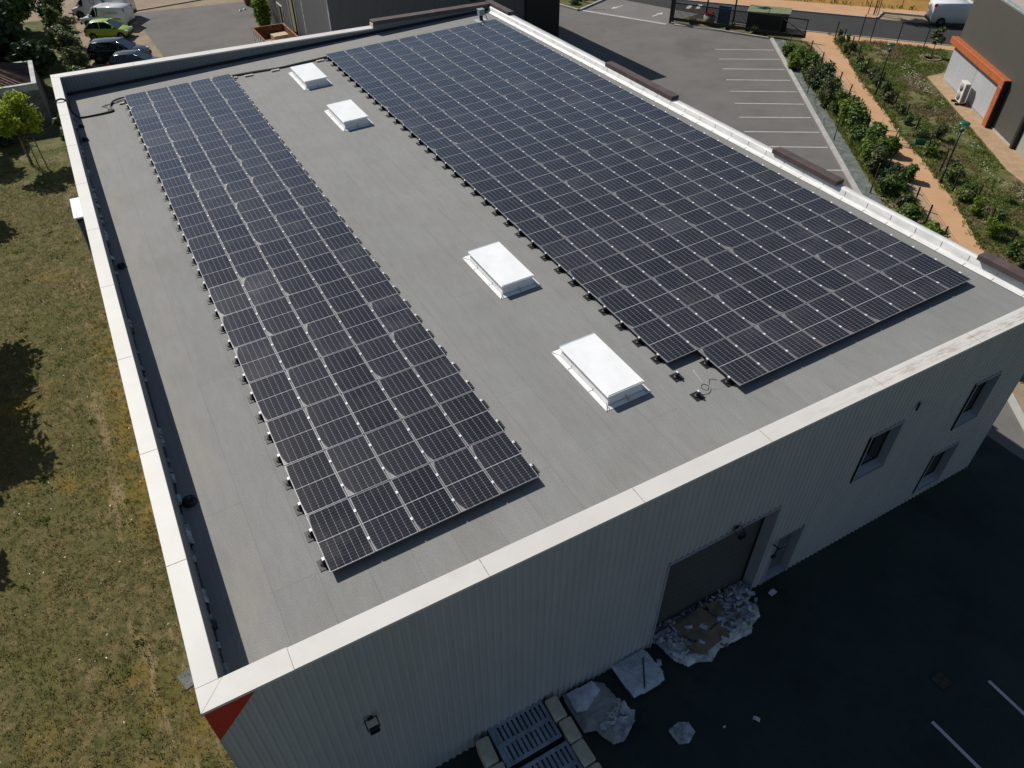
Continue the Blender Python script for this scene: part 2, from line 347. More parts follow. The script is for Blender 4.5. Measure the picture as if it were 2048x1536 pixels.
M['paper']=plain('paper_scrap',(.68,.69,.72),.7,var=.1,scale=12)
M['strap']=plain('grey_strap',(.08,.095,.115),.6)
M['leafrubbish']=plain('stained_wrap',(.40,.39,.38),.45,0,.6,var=.10,scale=2)
M['tyre']=plain('tyre_rubber',(.014,.014,.014),.8)
M['rim']=plain('wheel_rim',(.28,.28,.29),.35,.7)
M['carglass']=plain('car_glass',(.012,.016,.018),.05,0,.6,coat=.5)
def paint(name,c,rough=.25): return plain(name,c,rough,0,.5,var=.03,scale=1,coat=.6)
M['p_white']=paint('white_paint',(.72,.73,.73)); M['p_lime']=paint('lime_paint',(.36,.50,.055)); M['p_black']=paint('black_paint',(.012,.012,.018),.15); M['p_navy']=paint('navy_paint',(.02,.028,.042),.15)
M['bumper']=plain('grey_bumper',(.035,.036,.038),.6)
M['redlamp']=plain('red_lamp',(.45,.02,.015),.25); M['headlamp']=plain('headlamp',(.6,.62,.63),.15)
M['logo_red']=plain('logo_red',(.50,.12,.09),.5); M['logo_grey']=plain('logo_grey',(.25,.27,.30),.5); M['logo_teal']=plain('logo_teal',(.03,.26,.30),.5); M['logo_wine']=plain('logo_wine',(.13,.03,.045),.5); M['logo_amber']=plain('logo_amber',(.5,.24,.12),.5)
M['blue_panel']=plain('blue_panel',(.05,.105,.20),.4)
M['redflower']=plain('red_flowers',(.5,.02,.03),.7)
M['ac_white']=plain('ac_casing',(.66,.64,.58),.45,var=.05); M['ac_grey']=plain('ac_grille',(.24,.24,.23),.5)
M['rollgray']=plain('beige_flat_roof',(.42,.35,.29),.9,var=.05); M['coping_blue']=plain('blue_grey_coping',(.30,.36,.38),.4)
M['lowwall']=plain('pale_low_wall',(.30,.31,.27),.8,var=.06)
M['cable_white']=plain('white_cable',(.65,.66,.66),.5)
M['greenbin']=plain('brown_bin',(.19,.10,.045),.5)

# ------------------------------------------------------------------ camera, light, world
Rm=[[0.8733259966318051,-0.4871186504427074,-0.00413811526419261],[-0.3249801280506482,-0.576267298535843,-0.7498692666127782],[0.3628906446565531,0.6562251298366109,-0.661573094216863]]
cam=bpy.data.cameras.new('camera'); camo=bpy.data.objects.new('camera',cam); COL.objects.link(camo); scene.camera=camo
mw=Matrix(((Rm[0][0],-Rm[1][0],-Rm[2][0],-.9409),(Rm[0][1],-Rm[1][1],-Rm[2][1],-9.9075),(Rm[0][2],-Rm[1][2],-Rm[2][2],19.8795),(0,0,0,1)))
camo.matrix_world=mw; cam.sensor_width=36; cam.lens=36*1454.82/2048; cam.clip_start=.1; cam.clip_end=2000
SUN=Vector((-.36,1.05,1)).normalized()
sun=bpy.data.lights.new('sun','SUN'); so=bpy.data.objects.new('sun',sun); COL.objects.link(so)
so.rotation_euler=SUN.to_track_quat('Z','Y').to_euler(); so.location=(0,0,60)
sun.energy=4.7; sun.angle=math.radians(.5); sun.color=(1,.955,.885)
w=bpy.data.worlds.new('World'); scene.world=w; w.use_nodes=True
sky=w.node_tree.nodes.new('ShaderNodeTexSky'); sky.sky_type='NISHITA'; sky.sun_disc=False
sky.sun_elevation=math.asin(SUN.z); sky.sun_rotation=math.atan2(SUN.x,SUN.y); sky.air_density=1.0; sky.dust_density=.6; sky.ozone_density=1.0
bg=w.node_tree.nodes['Background']; w.node_tree.links.new(sky.outputs[0],bg.inputs[0]); bg.inputs[1].default_value=.06
scene.view_settings.view_transform='Standard'; scene.view_settings.look='None'; scene.view_settings.exposure=0

# ------------------------------------------------------------------ the warehouse
XL,XR,YF,YB,ZC=-2.92,22.2,-2.366,34.58,7.37
ZP=6.396; TX,TY=.036852,.009997
EX=Vector((1,0,TX)).normalized(); EZ=Vector((-TX,-TY,1)).normalized(); EY=EZ.cross(EX)
def RP(u,v,w=0): return Vector((0,0,ZP))+EX*u+EY*v+EZ*w
def roofz(x,y): return ZP+TX*x+TY*y-.2
ROOFROT=Matrix((EX,EY,EZ)).transposed().to_euler()

def profile(a0,a1,pitch,depth):
    """trapezoid sheet profile between two coordinates: list of (pos, offset)"""
    out=[];k=math.floor(a0/pitch)
    while k*pitch<a1+pitch:
        b=k*pitch
        for f,d in ((0,0),(.42,0),(.55,depth),(.87,depth)):
            p=b+f*pitch
            if a0<=p<=a1: out.append((p,d))
        k+=1
    def at(p):
        f=(p/pitch)%1
        if f<.42: return 0
        if f<.55: return depth*(f-.42)/.13
        if f<.87: return depth
        return depth*(1-(f-.87)/.13)
    out=[(a0,at(a0))]+out+[(a1,at(a1))]
    return out
def clad_wall(mb,a0,a1,zf,place,holes=(),pitch=.19,depth=.03,mi=0):
    """vertical sheet with openings; place(a,d,z)->xyz ; zf(a)->(z0,z1); holes (a0,a1,z0,z1)"""
    cuts=sorted({a0,a1,*[h[0] for h in holes],*[h[1] for h in holes]})
    for c0,c1 in zip(cuts[:-1],cuts[1:]):
        mid=(c0+c1)/2; hs=sorted([(h[2],h[3]) for h in holes if h[0]<mid<h[1]])
        pr=profile(c0,c1,pitch,depth)
        for (p,d),(q,e) in zip(pr[:-1],pr[1:]):
            if q-p<1e-6: continue
            z0,z1=zf((p+q)/2); spans=[];z=z0
            for lo,hi in hs:
                if lo>z: spans.append((z,lo))
                z=hi
            if z<z1: spans.append((z,z1))
            for s0,s1 in spans: mb.quad(place(p,d,s0),place(q,e,s0),place(q,e,s1),place(p,d,s1),mi)

W=thing('warehouse','large flat-roofed warehouse clad in ribbed light grey sheet, carrying two fields of solar panels','warehouse',(0,0,0))
# roof sheet (own local frame so that the membrane pattern follows the slope)
g=MB(); n=26
us=np.linspace(-2.6,22.05,n); vs=np.linspace(-2.0,34.2,n)
for i in range(n-1):
    for j in range(n-1): g.add([(us[i],vs[j],0),(us[i+1],vs[j],0),(us[i+1],vs[j+1],0),(us[i],vs[j+1],0)],[(0,1,2,3)])
g.build('roof',M['roof'],W,RP(0,0,-.2),ROOFROT)
# openings of the front wall  (x0,x1,z0,z1)
WINS=[(14.72,15.98,3.50,5.26),(19.30,20.42,3.46,5.24),(19.05,20.28,.50,2.24)]
ROLL=(7.82,11.64,0,4.05); DOOR=(12.15,13.16,.02,2.3)
holes=WINS+[ROLL,DOOR]
fw=MB(); yw=YF+.03
clad_wall(fw,XL+.03,XR-.03,lambda a:(0.0,ZC-.05),lambda a,d,z:(a,yw-d+.03,z),holes)
fw.build('front_wall',M['clad'],W)
lw=MB(); clad_wall(lw,YF+.03,YB-.03,lambda a:(0.0,ZC-.05),lambda a,d,z:(XL+.03-d+.022,a,z)); lw.build('side_wall',M['clad'],W)
bw=MB(); bw.box(XL+.06,XR-.03,YB-.06,YB-.03,0,ZC-.05); bw.build('rear_wall',M['clad'],W)
rw=MB(); rw.quad((XR-.03,YF+.04,0),(XR-.03,YB-.03,0),(XR-.03,YB-.03,ZC-.05),(XR-.03,YF+.04,ZC-.14)); rw.build('side_wall',M['clad'],W)
# inner faces of the parapets
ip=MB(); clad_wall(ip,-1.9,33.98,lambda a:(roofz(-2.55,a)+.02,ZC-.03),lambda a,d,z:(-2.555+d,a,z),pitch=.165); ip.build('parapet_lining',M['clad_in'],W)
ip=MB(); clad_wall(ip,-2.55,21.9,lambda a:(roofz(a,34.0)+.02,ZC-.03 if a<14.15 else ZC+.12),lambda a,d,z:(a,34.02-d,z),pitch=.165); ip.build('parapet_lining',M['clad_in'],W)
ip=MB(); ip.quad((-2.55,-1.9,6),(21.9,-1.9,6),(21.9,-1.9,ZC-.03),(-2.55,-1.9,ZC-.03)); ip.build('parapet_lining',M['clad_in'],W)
# light metal copings, in lengths with open joints over a rusty strip
def coping(name,segs,axis,a,b,z,lip=.07,mats=None,ends=None):
    g=MB()
    for s0,s1 in segs:
        if axis=='x': g.box(s0+.0015,s1-.0015,a,b,z-lip,z,0,.004); g.box(s1-.009,s1+.009,a+.012,b-.012,z-.06,z+.0015,1)
        else: g.box(a,b,s0+.0015,s1-.0015,z-lip,z,0,.004); g.box(a+.012,b-.012,s1-.009,s1+.009,z-.06,z+.0015,1)
    return g.build(name,mats or [M['cap'],M['rust']],W)
js=[-1.86,-1.28,2.70,6.55,10.31,14.25,18.1]
# corner piece is mitred
g=MB(); z0,z1=ZC-.07,ZC
g.prism([(XL,YF),(-2.45,-1.865),(XL,-1.865)],z0,z1); g.prism([(XL+.012,YF),(-1.285,YF),(-1.285,-1.865),(-2.44,-1.865)],z0,z1)
g.prism([(XL+.02,YF+.02),(-2.4,YF+.02),(-2.4,-1.88),(XL+.02,-1.88)],z0+.01,z1-.002,1)
g.build('coping',[M['cap'],M['rust']],W)
coping('coping',list(zip(js[1:],js[2:]+[XR])),'x',YF,-1.88,ZC)
ljs=[-1.86,1.05,4.6,8.6,12.6,16.6,20.6,24.6,28.4,YB-.62]
coping('coping',list(zip(ljs[:-1],ljs[1:])),'y',XL,-2.52,ZC)
bjs=[XL,1.0,4.9,8.3,11.4,14.2]
coping('coping',list(zip(bjs[:-1],bjs[1:])),'x',YB-.61,YB,ZC)
# raised brown coping pieces
def brown(x0,x1,y0,y1,z,h=.17):
    g=MB(); g.box(x0,x1,y0,y1,z-h,z,0,.012); return g
def zr(y): return 7.47+.0075*max(0,y)
for y0,y1 in ((YF-.03,.47),(6.30,9.60),(16.02,21.38),(31.6,34.5)):
    g=MB(); x0,x1=21.86,22.28; h=.17; za,zb=zr(y0)+.06,zr(y1)+.06
    ring=lambda y,z:[(x0,y,z-h),(x1,y,z-h),(x1,y,z),(x0,y,z)]
    g.extr(None,[ring(y0,za),ring(y1,zb)]); 
    for yy in np.arange(y0+1.2,y1-.5,1.3): pass
    g.build('raised_coping',M['brown'],W)
g=MB(); g.box(14.2,18.1,33.93,34.52,7.56,7.73,0,.012); g.box(18.106,21.9,33.93,34.52,7.565,7.735,0,.012); g.build('raised_coping',M['brown'],W)
g=MB(); g.box(14.17,14.2,33.97,34.48,7.372,7.60); g.build('raised_coping',M['paver'],W)
# pale aluminium-faced membrane turned up along the low right parapet
g=MB(); ys=np.arange(-1.9,34.05,.25); rings=[]
rr=random.Random(3)
for y in ys:
    xb=21.93-.006*y; rz=roofz(xb,y); top=zr(y)-.11; wv=rr.uniform(-.003,.003)
    rings.append([(xb-.16+wv,y,rz+.012),(xb-.02+wv,y,rz+.05),(xb+.03,y,rz+.12+wv),(xb+.05+wv,y,top-.04),(xb+.10,y,top),(22.2,y,top),(22.2,y,top-.16)])
g.extr(None,rings,0,False,False,True)
for y in list(np.arange(-1.3,33.5,1.02)):
    xb=21.93-.006*y; rz=roofz(xb,y); top=zr(y)-.11
    g.add([(xb-.165,y,rz+.017),(xb-.165,y+.02,rz+.017),(xb-.022,y+.02,rz+.056),(xb-.022,y,rz+.056)],[(0,1,2,3)],1)
    g.add([(xb+.024,y,rz+.13),(xb+.024,y+.018,rz+.13),(xb+.044,y+.018,top-.045),(xb+.044,y,top-.045)],[(0,1,2,3)],1)
g.build('upstand_membrane',[M['whitemem'],M['concrete']],W)
# foil remnants of the membrane upstand along the left and rear parapets
g=MB(); rr=random.Random(11); rings=[]; mi=[]; y=-1.75
while y<33.8:
    st=rr.random(); L=rr.uniform(.10,.42); z=roofz(-2.5,y); x0=-2.537; w_=rr.uniform(.03,.085) if st<.62 else .018; h=rr.uniform(.05,.12)
    for yy in (y,y+L):
        rings.append([(x0,yy,z+h),(x0+w_*.6,yy,z+h*.7+rr.uniform(-.01,.01)),(x0+w_+.02,yy,z+.012)])
    mi+=[0 if st<.4 else 1,1]; y+=L+.03
n0=0; V_=[p for r_i in rings for p in r_i]; g.v=V_
for k in range(len(rings)-1):
    for i in range(2): g.f.append([k*3+i,k*3+i+1,(k+1)*3+i+1,(k+1)*3+i]); g.m.append(mi[k] if k<len(mi) else 1); g.sm.append(False)
g.build('upstand_membrane',[M['foil'],M['black']],W)
g=MB(); g.quad((-2.5,33.9,roofz(-2.5,33.9)+.012),(21.7,33.9,roofz(21.7,33.9)+.012),(21.7,33.985,roofz(21.7,34)+.14),(-2.5,33.985,roofz(-2.5,34)+.14)); g.build('upstand_membrane',M['black'],W)
# red corner wedge of cladding
g=MB(); g.add([(XL+.03,yw-.012,ZC-.06),(-1.97,yw-.012,ZC-.06),(XL+.03,yw-.012,6.22)],[(0,2,1)]); g.build('red_corner_panel',M['red'],W)
# windows: deep splayed steel reveals, dark panes
def window(x0,x1,z0,z1):
    d=.26; o=.012; f=MB(); ya=yw-.014; yb=yw+d
    f.quad((x0,ya,z0),(x0,ya,z1),(x0,yb,z1),(x0,yb,z0+.1)); f.quad((x1,ya,z1),(x1,ya,z0),(x1,yb,z0+.1),(x1,yb,z1))
    f.quad((x0,ya,z1),(x1,ya,z1),(x1,yb,z1),(x0,yb,z1))
    fr=f.build('window',M['reveal'],W)
    s=MB(); s.box(x0-.02,x1+.02,ya-.05,ya-.002,z0-.03,z0); s.quad((x0,ya,z0),(x1,ya,z0),(x1,yb,z0+.1),(x0,yb,z0+.1)); s.build('sill',M['reveal'],fr)
    t=MB()
    for a,b in ((x0-.05,x0-.008),(x1+.008,x1+.05)): t.box(a,b,ya-.03,ya+.03,z0-.03,z1+.04)
    t.box(x0-.05,x1+.05,ya-.03,ya+.03,z1+.045,z1+.085); t.build('trim',M['reveal'],fr)
    t=MB(); t.box(x0-.062,x0-.05,ya-.026,ya+.02,z0-.12,z1+.04); t.build('trim',M['dark'],fr)
    g=MB(); y=yb-.02; k=.055
    for a,b,c,e in ((x0,x0+k,z0+.1,z1),(x1-k,x1,z0+.1,z1),(x0+k,x1-k,z0+.1,z0+.1+k),(x0+k,x1-k,z1-k,z1)): g.box(a,b,y-.03,y,c,e)
    g.build('frame',M['black_metal'],fr)
    g=MB(); g.box(x0+k,x1-k,y-.012,y-.008,z0+.1+k,z1-k); g.build('pane',M['glass'],fr)
for q in WINS: window(*q)
# roller shutter in its reveal
x0,x1,z0,z1=ROLL; g=MB(); ya=yw-.014; yb=yw+.42
g.quad((x0,ya,0),(x0,ya,z1),(x0,yb,z1),(x0,yb,0)); g.quad((x1,ya,z1),(x1,ya,0),(x1,yb,0),(x1,yb,z1)); g.quad((x0,ya,z1),(x1,ya,z1),(x1,yb,z1),(x0,yb,z1))
for a,b in ((x0-.05,x0-.004),(x1+.004,x1+.05)): g.box(a,b,ya-.02,ya+.03,0.002,z1+.04)
g.box(x0-.05,x1+.05,ya-.02,ya+.03,z1+.045,z1+.09)
fr=g.build('door_frame',M['reveal'],W)
g=MB(); k=0; z=.05
while z<z1-.02:
    zz=min(z+.3,z1); g.box(x0+.05,x1-.05,yb-.06,yb-.02,z,zz-.008,0,.006); z=zz
g.build('roller_shutter',M['door_grey'],fr)
g=MB(); g.box(x1-.05,x1-.004,yb-.10,yb-.015,0.01,z1-.01); g.box(x0+.004,x0+.05,yb-.10,yb-.015,.01,z1-.01); g.build('guide_rail',M['dark'],fr)
# personnel door
x0,x1,z0,z1=DOOR; g=MB(); yb=yw+.3
g.quad((x0,ya,z0),(x0,ya,z1),(x0,yb,z1),(x0,yb,z0)); g.quad((x1,ya,z1),(x1,ya,z0),(x1,yb,z0),(x1,yb,z1)); g.quad((x0,ya,z1),(x1,ya,z1),(x1,yb,z1),(x0,yb,z1)); g.quad((x0,ya,z0+.05),(x1,ya,z0+.05),(x1,yb,z0+.08),(x0,yb,z0+.08))
for a,b in ((x0-.05,x0-.004),(x1+.004,x1+.05)): g.box(a,b,ya-.02,ya+.03,z0,z1+.04)
g.build('door_frame',M['reveal'],W)
g=MB(); g.box(x0+.03,x1-.03,yb-.06,yb-.01,z0+.09,z1-.02,0,.005); dr=g.build('door',M['blue_door'],W)
g=MB(); g.box(x1-.2,x1-.12,yb-.075,yb-.058,1.0,1.24); g.tube([(x1-.16,yb-.075,1.12),(x1-.16,yb-.13,1.12),(x1-.32,yb-.13,1.12)],.013,6); g.build('handle',M['alu'],dr)
# concrete plinth
g=MB(); g.box(XL+.05,7.76,YF+.012,YF+.05,0,.16); g.box(11.7,12.09,YF+.012,YF+.05,0,.16); g.box(13.22,XR-.05,YF+.012,YF+.05,0,.16); 
# flood lights on the front wall
def flood(name,label,x,z):
    t=thing(name,label,'floodlight',(x,YF,z))
    g=MB(); g.box(-.11,.11,-.28,-.20,-.09,.09,0,.012); g.build('lamp_head',M['black'],t)
    g=MB(); g.tube([(-.13,-.02,.10),(-.13,-.24,.03)],.014); g.tube([(.13,-.02,.10),(.13,-.24,.03)],.014); g.tube([(-.13,-.02,.10),(.13,-.02,.10)],.014); g.box(-.06,.06,-.03,.0,.05,.15); g.build('bracket',M['black_metal'],t)
    g=MB(); g.box(-.09,.09,-.292,-.281,-.075,.075); g.build('lens',M['glass'],t)
flood('floodlight','small black floodlight on a bracket over the roller shutter',9.98,4.22)
flood('floodlight','small black floodlight alone on the ribbed wall near the red corner panel',-.27,4.22)
t=thing('wall_socket','tiny blue-grey junction plate on the wall between the upper windows','wall box',(16.37,YF,5.8))
g=MB(); g.box(-.05,.06,-.06,.0,-.09,.09,0,.01); g.build('cover',M['coping_blue'],t); g=MB(); g.box(-.085,-.055,-.05,0,-.16,.1); g.build('conduit',M['dark'],t)
t=thing('camera_bracket','small black camera bracket on the pier beside the steel door','camera bracket',(11.93,YF,2.2))
g=MB(); g.tube([(0,0,.05),(0,-.25,.1),(.12,-.3,.22)],.02); g.tube([(0,-.2,.08),(-.2,-.26,-.06)],.022); g.build('arm',M['black'],t); g=MB(); g.box(-.28,-.14,-.31,-.22,-.12,-.03,0,.01); g.build('camera',M['black'],t)
t=thing('standpipe','short pale blue-grey pipe with elbow at the foot of the right wall corner','pipe',(22.34,-2.15,0))
g=MB(); g.tube([(0,0,.02),(0,0,1.25)],.04,8); g.build('pipe',M['coping_blue'],t); g=MB(); g.tube([(0,0,1.25),(0,.03,1.36),(-.1,.06,1.42)],.045,8); g.box(-.09,.09,-.09,.09,0.004,.05); g.build('elbow',M['coping_blue'],t)

# ------------------------------------------------------------------ solar panels
PW,PL,GX,GY=1.028,1.732,1.058,1.7623
fm=MB(); b=.0085; hw,hl=PW/2,PL/2
for a in ((-hw,hw,-hl,-hl+b),(-hw,hw,hl-b,hl),(-hw,-hw+b,-hl+b,hl-b),(hw-b,hw,-hl+b,hl-b)): fm.box(a[0],a[1],a[2],a[3],-.035,0)
cell=MB(); cell.quad((-hw+b,-hl+b,-.003),(hw-b,-hl+b,-.003),(hw-b,hl-b,-.003),(-hw+b,hl-b,-.003)); 
cell.quad((-hw+b,hl-b,-.012),(hw-b,hl-b,-.012),(hw-b,-hl+b,-.012),(-hw+b,-hl+b,-.012))
cm=MB(); cm.box(-.03,.03,-.042,.042,-.002,.010,0,.004); cm.lathe((0,0,.008),[(.013,0),(.013,.006),(.008,.011),(.001,.012)],10)
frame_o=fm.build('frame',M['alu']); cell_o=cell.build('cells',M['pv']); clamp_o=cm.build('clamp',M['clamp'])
rl=MB(); rl.box(-GX/2-.034,-GX/2+.034,-PL/2+.01,PL/2-.01,-.062,-.037); rl_o=rl.build('rail',M['black']); rt=MB(); rt.box(-PW/2+.03,PW/2-.03,GY/2-.034,GY/2+.034,-.062,-.037); rt_o=rt.build('cross_gap_shade',M['black'])  # black strips added under the panel gaps to make them read dark
ME_GAP_SHADE,ME_CROSS_SHADE=rl_o.data,rt_o.data; bpy.data.objects.remove(rl_o); bpy.data.objects.remove(rt_o)
ME_F,ME_C,ME_K=frame_o.data,cell_o.data,clamp_o.data
for o in (frame_o,cell_o,clamp_o): bpy.data.objects.remove(o)
VO=(.42,1.31)
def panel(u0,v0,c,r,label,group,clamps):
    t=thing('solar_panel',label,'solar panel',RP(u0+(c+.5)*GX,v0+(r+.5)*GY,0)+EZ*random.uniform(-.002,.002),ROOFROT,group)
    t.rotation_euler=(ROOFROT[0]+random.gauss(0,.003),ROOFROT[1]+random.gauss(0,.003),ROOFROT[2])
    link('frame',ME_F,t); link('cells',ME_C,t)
    if r<17: link('cross_gap_shade',ME_CROSS_SHADE,t)
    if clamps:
        link('rail',ME_GAP_SHADE,t)  # strip added to darken the column gap
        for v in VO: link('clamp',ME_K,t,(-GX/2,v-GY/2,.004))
for r in range(18):
    for c in range(5):
        row='front row' if r==0 else 'back row' if r==17 else ORD[r+1]+' row from the front'
        panel(0,0,c,r,'solar panel, %s, %s column from left, narrow left array'%(row,ORD[c+1]),'solar panels of the narrow left array',c>0)
UX,VX=10.4905,-.0465
for r in range(18):
    for c in range(10):
        if r==0 and c==0: continue
        row='front row' if r==0 else 'back row' if r==17 else ORD[r+1]+' row from the front'
        panel(UX,VX,c,r,'solar panel, %s, %s column from left, wide right array'%(row,ORD[c+1]),'solar panels of the wide right array',c>0 and not(r==0 and c==1))
# pedestals carrying the open edges of the arrays
pb=MB(); pb.box(-.15,.15,-.16,.16,.004,.016,0,.004); pb.cyl((0,0),.10,.016,.05,14,0,.075); 
for a in range(4): pb.box(-.012+.085*math.cos(a*PI/2+.8),.012+.085*math.cos(a*PI/2+.8),-.012+.085*math.sin(a*PI/2+.8),.012+.085*math.sin(a*PI/2+.8),.016,.03)
pp=MB(); pp.cyl((0,0),.05,.05,.125,12,0,.04); pp.box(-.055,.055,-.045,.045,.125,.16,0,.01); pp.box(-.012,.012,-.012,.012,.16,.19)
pk=MB(); pk.box(-.03,.03,-.042,.042,.19,.208,0,.005); pk.lathe((0,0,.206),[(.014,0),(.014,.008),(.008,.013),(.001,.014)],10)
ob=[pb.build('base_plate',M['black']),pp.build('post',M['black']),pk.build('clamp',M['clamp'])]; PM=[o.data for o in ob]
for o in ob: bpy.data.objects.remove(o)
def pedestal(u,v,label,group):
    t=thing('panel_pedestal',label,'pedestal',RP(u,v,-.2),ROOFROT,group)
    for nm,me in zip(('base_plate','post','clamp'),PM): link(nm,me,t)
for r in range(18):
    row='front row' if r==0 else 'back row' if r==17 else ORD[r+1]+' row from the front'
    for k,v in enumerate(VO):
        nf='nearer' if k==0 else 'farther'
        pedestal(-.012,r*GY+v,'%s black pedestal, left edge of the left array, %s'%(nf,row),'pedestals along the left edge of the left array')
        pedestal(5*GX+.005,r*GY+v,'%s black pedestal, right edge of the left array, %s'%(nf,row),'pedestals along the right edge of the left array')
        pedestal(UX+10*GX+.005,VX+r*GY+v,'%s black pedestal, right edge of the right array, %s'%(nf,row),'pedestals along the right edge of the right array')
        if r>0: pedestal(UX-.012,VX+r*GY+v,'%s black pedestal, left edge of the right array, %s'%(nf,row),'pedestals along the left edge of the right array')
for k,v in enumerate(VO):
    nf='nearer' if k==0 else 'farther'
    pedestal(UX-.012,VX+v,'%s of two bare pedestals without a panel beside the nearest skylight'%nf,'bare pedestals at the stepped corner')
    pedestal(UX+GX,VX+v,'%s pedestal under the stepped front corner panel of the right array'%nf,'pedestals at the stepped corner')

# ------------------------------------------------------------------ skylights
def skylight(v0,L,label):
    t=thing('skylight',label,'skylight',RP(8.045,v0,-.2),ROOFROT,'white skylights between the two arrays')
    w=1.47; g=MB()
    o=[(0,0,.012),(w,0,.012),(w,L,.012),(0,L,.012)]; i=[(.13,.14,.03),(w-.16,.14,.03),(w-.16,L-.27,.03),(.13,L-.27,.03)]
    g.quad(o[0],o[1],i[1],i[0]); g.quad(o[1],o[2],i[2],i[1]); g.quad(o[2],o[3],i[3],i[2]); g.quad(o[3],o[0],i[0],i[3])
    g.box(0.0,w,0.0,L,.003,.011); g.build('flange',M['curb_white'],t)
    x0,x1,y0,y1=.14,w-.17,.16,L-.28
    g=MB(); b=[(x0,y0,.02),(x1,y0,.02),(x1,y1,.02),(x0,y1,.02)]; c=[(x0+.05,y0+.05,.30),(x1-.05,y0+.05,.30),(x1-.05,y1-.05,.30),(x0+.05,y1-.05,.30)]
    for k in range(4): g.quad(b[k],b[(k+1)%4],c[(k+1)%4],c[k])
    g.box(x0+.02,x1-.02,y0+.02,y1-.02,.17,.19); g.build('upstand',M['curb_white'],t)
    g=MB(); X0,X1,Y0,Y1=.12,w-.14,.14,L-.26
    g.box(X0,X1,Y0,Y1,.295,.345,0,.008); g.box(X0+.03,X1-.03,Y0+.03,Y1-.03,.345,.362,0,.01); g.build('lid',M['white'],t)
    g=MB(); g.box(X0+.01,X1-.01,Y1+.001,Y1+.045,.29,.34); g.build('hinge_strip',M['pale_edge'],t)
    g=MB(); rr=random.Random(L*1000+v0)
    for f in (.30,.68): 
        y=f*L; g.tube([(.005,y,.02),(.06,y+.03,.028),(.125,y,.036),(.15,y+.03,.1)],.005,4)
    for f in (.06,.5,.9):
        x=f*w; g.tube([(x,.01,.022),(x+.03,.07,.028),(x,.138,.036),(x+.01,.172,.14)],.006,4)
    g.tube([(.004,.004,.02),(.13,.14,.036)],.007,4); g.tube([(w-.004,.004,.02),(w-.16,.14,.036)],.007,4); g.tube([(.004,L-.004,.02),(.13,L-.27,.036)],.007,4)
    g.build('weld_seam',M['seam'],t)
skylight(1.15,2.83,'white rectangular skylight nearest the front edge of the roof')
skylight(7.03,2.81,'white rectangular skylight second from the front, between the two panel arrays')
skylight(21.93,2.78,'white rectangular skylight third from the front, halfway along the far half')
skylight(27.72,2.92,'white rectangular skylight farthest back, beside the black cable run')

# ------------------------------------------------------------------ small roof things
def drain(y,r,h,label):
    t=thing('drain_guard',label,'roof drain',(-2.28,y,roofz(-2.28,y)),(0,0,0),'drain guards along the left parapet')
    g=MB(); g.lathe((0,0,0),[(r,.01),(r,.03),(r*.9,h*.6),(r*.55,h*.95),(.01,h)],16); g.build('dome',M['black'],t)
    g=MB()
    for a in range(12): an=a*PI/6; g.tube([(r*1.02*math.cos(an),r*1.02*math.sin(an),.02),(r*.93*math.cos(an),r*.93*math.sin(an),h*.62),(r*.5*math.cos(an),r*.5*math.sin(an),h+.005)],.012,4)
    g.build('ribs',M['black_metal'],t)
drain(3.75,.17,.17,'large black domed drain guard nearest the front, against the left parapet')
drain(15.6,.14,.15,'black drain guard halfway along the left parapet')
drain(27.6,.14,.15,'black drain guard beyond the middle of the left parapet')
drain(29.3,.10,.12,'small black drain guard nearest the hose over the left parapet')
g=MB()
pth=[RP(.25,31.9,-.12),RP(-.07,31.86,-.13),RP(-.35,31.80,-.13),RP(-.62,31.55,-.13),RP(-.76,31.15,-.15),RP(-.74,30.75,-.155),RP(-.70,30.52,-.155),RP(-.86,30.38,-.155),RP(-1.5,30.38,-.155),RP(-2.1,30.44,-.155),RP(-2.3,30.52,-.10),
  Vector((-2.44,30.5,6.75)),Vector((-2.50,30.42,7.1)),Vector((-2.53,30.34,7.36)),Vector((-2.62,30.3,7.46)),Vector((-2.78,30.28,7.48)),Vector((-2.92,30.26,7.42)),Vector((-2.97,30.25,7.2)),Vector((-2.97,30.25,6.2)),Vector((-2.97,30.25,.3))]
def smoothpath(p,k=4):
    out=[]
    for i in range(len(p)-1):
        a=p[max(i-1,0)];b=p[i];c=p[i+1];d=p[min(i+2,len(p)-1)]
        for j in range(k):
            t=j/k; out.append(.5*((2*b)+(c-a)*t+(2*a-5*b+4*c-d)*t*t+(3*b-a-3*c+d)*t**3))
    out.append(p[-1]); return out
g.tube(smoothpath(pth),.042,8); o=g.build('cable_conduit',M['black']); tag(o,'thick black conduit leaving the left array and looping over the parapet','conduit')
t=thing('cable_bundle','thin loose black cables beside the thick conduit at the left array','cable',(0,0,0))
g=MB(); rr=random.Random(5)
for k in range(5):
    off=rr.uniform(-.12,.12); p=[RP(.1,31.66+off*.3,-.15),RP(-.3,31.5+off,-.17),RP(-.55,31.45+off,-.18),RP(-.95-.05*k,31.4+off*.5,-.18),RP(-.9,31.0+off,-.18),RP(-.78-.04*k,30.65,-.18),RP(-.95,30.47+.03*k,-.18),RP(-1.7,30.46+.012*k,-.185)]
    g.tube(smoothpath(p,3),.011,5)
g.build('wires',M['black'],t)
g=MB()
for k,dv in enumerate((0,.07,.13)): 
    p=[RP(5.2,31.72+dv,-.155),RP(5.9,31.72+dv,-.165),RP(6.8,31.62+dv,-.165),RP(7.9,31.5+dv*.7,-.165),RP(9.0,31.53+dv,-.165),RP(9.8,31.56+dv,-.165),RP(10.7,31.6+dv,-.15)]
    g.tube(smoothpath(p),.038,6)
o=g.build('cable_run',M['black']); tag(o,'flat run of black cables crossing the roof between the two arrays','cable')
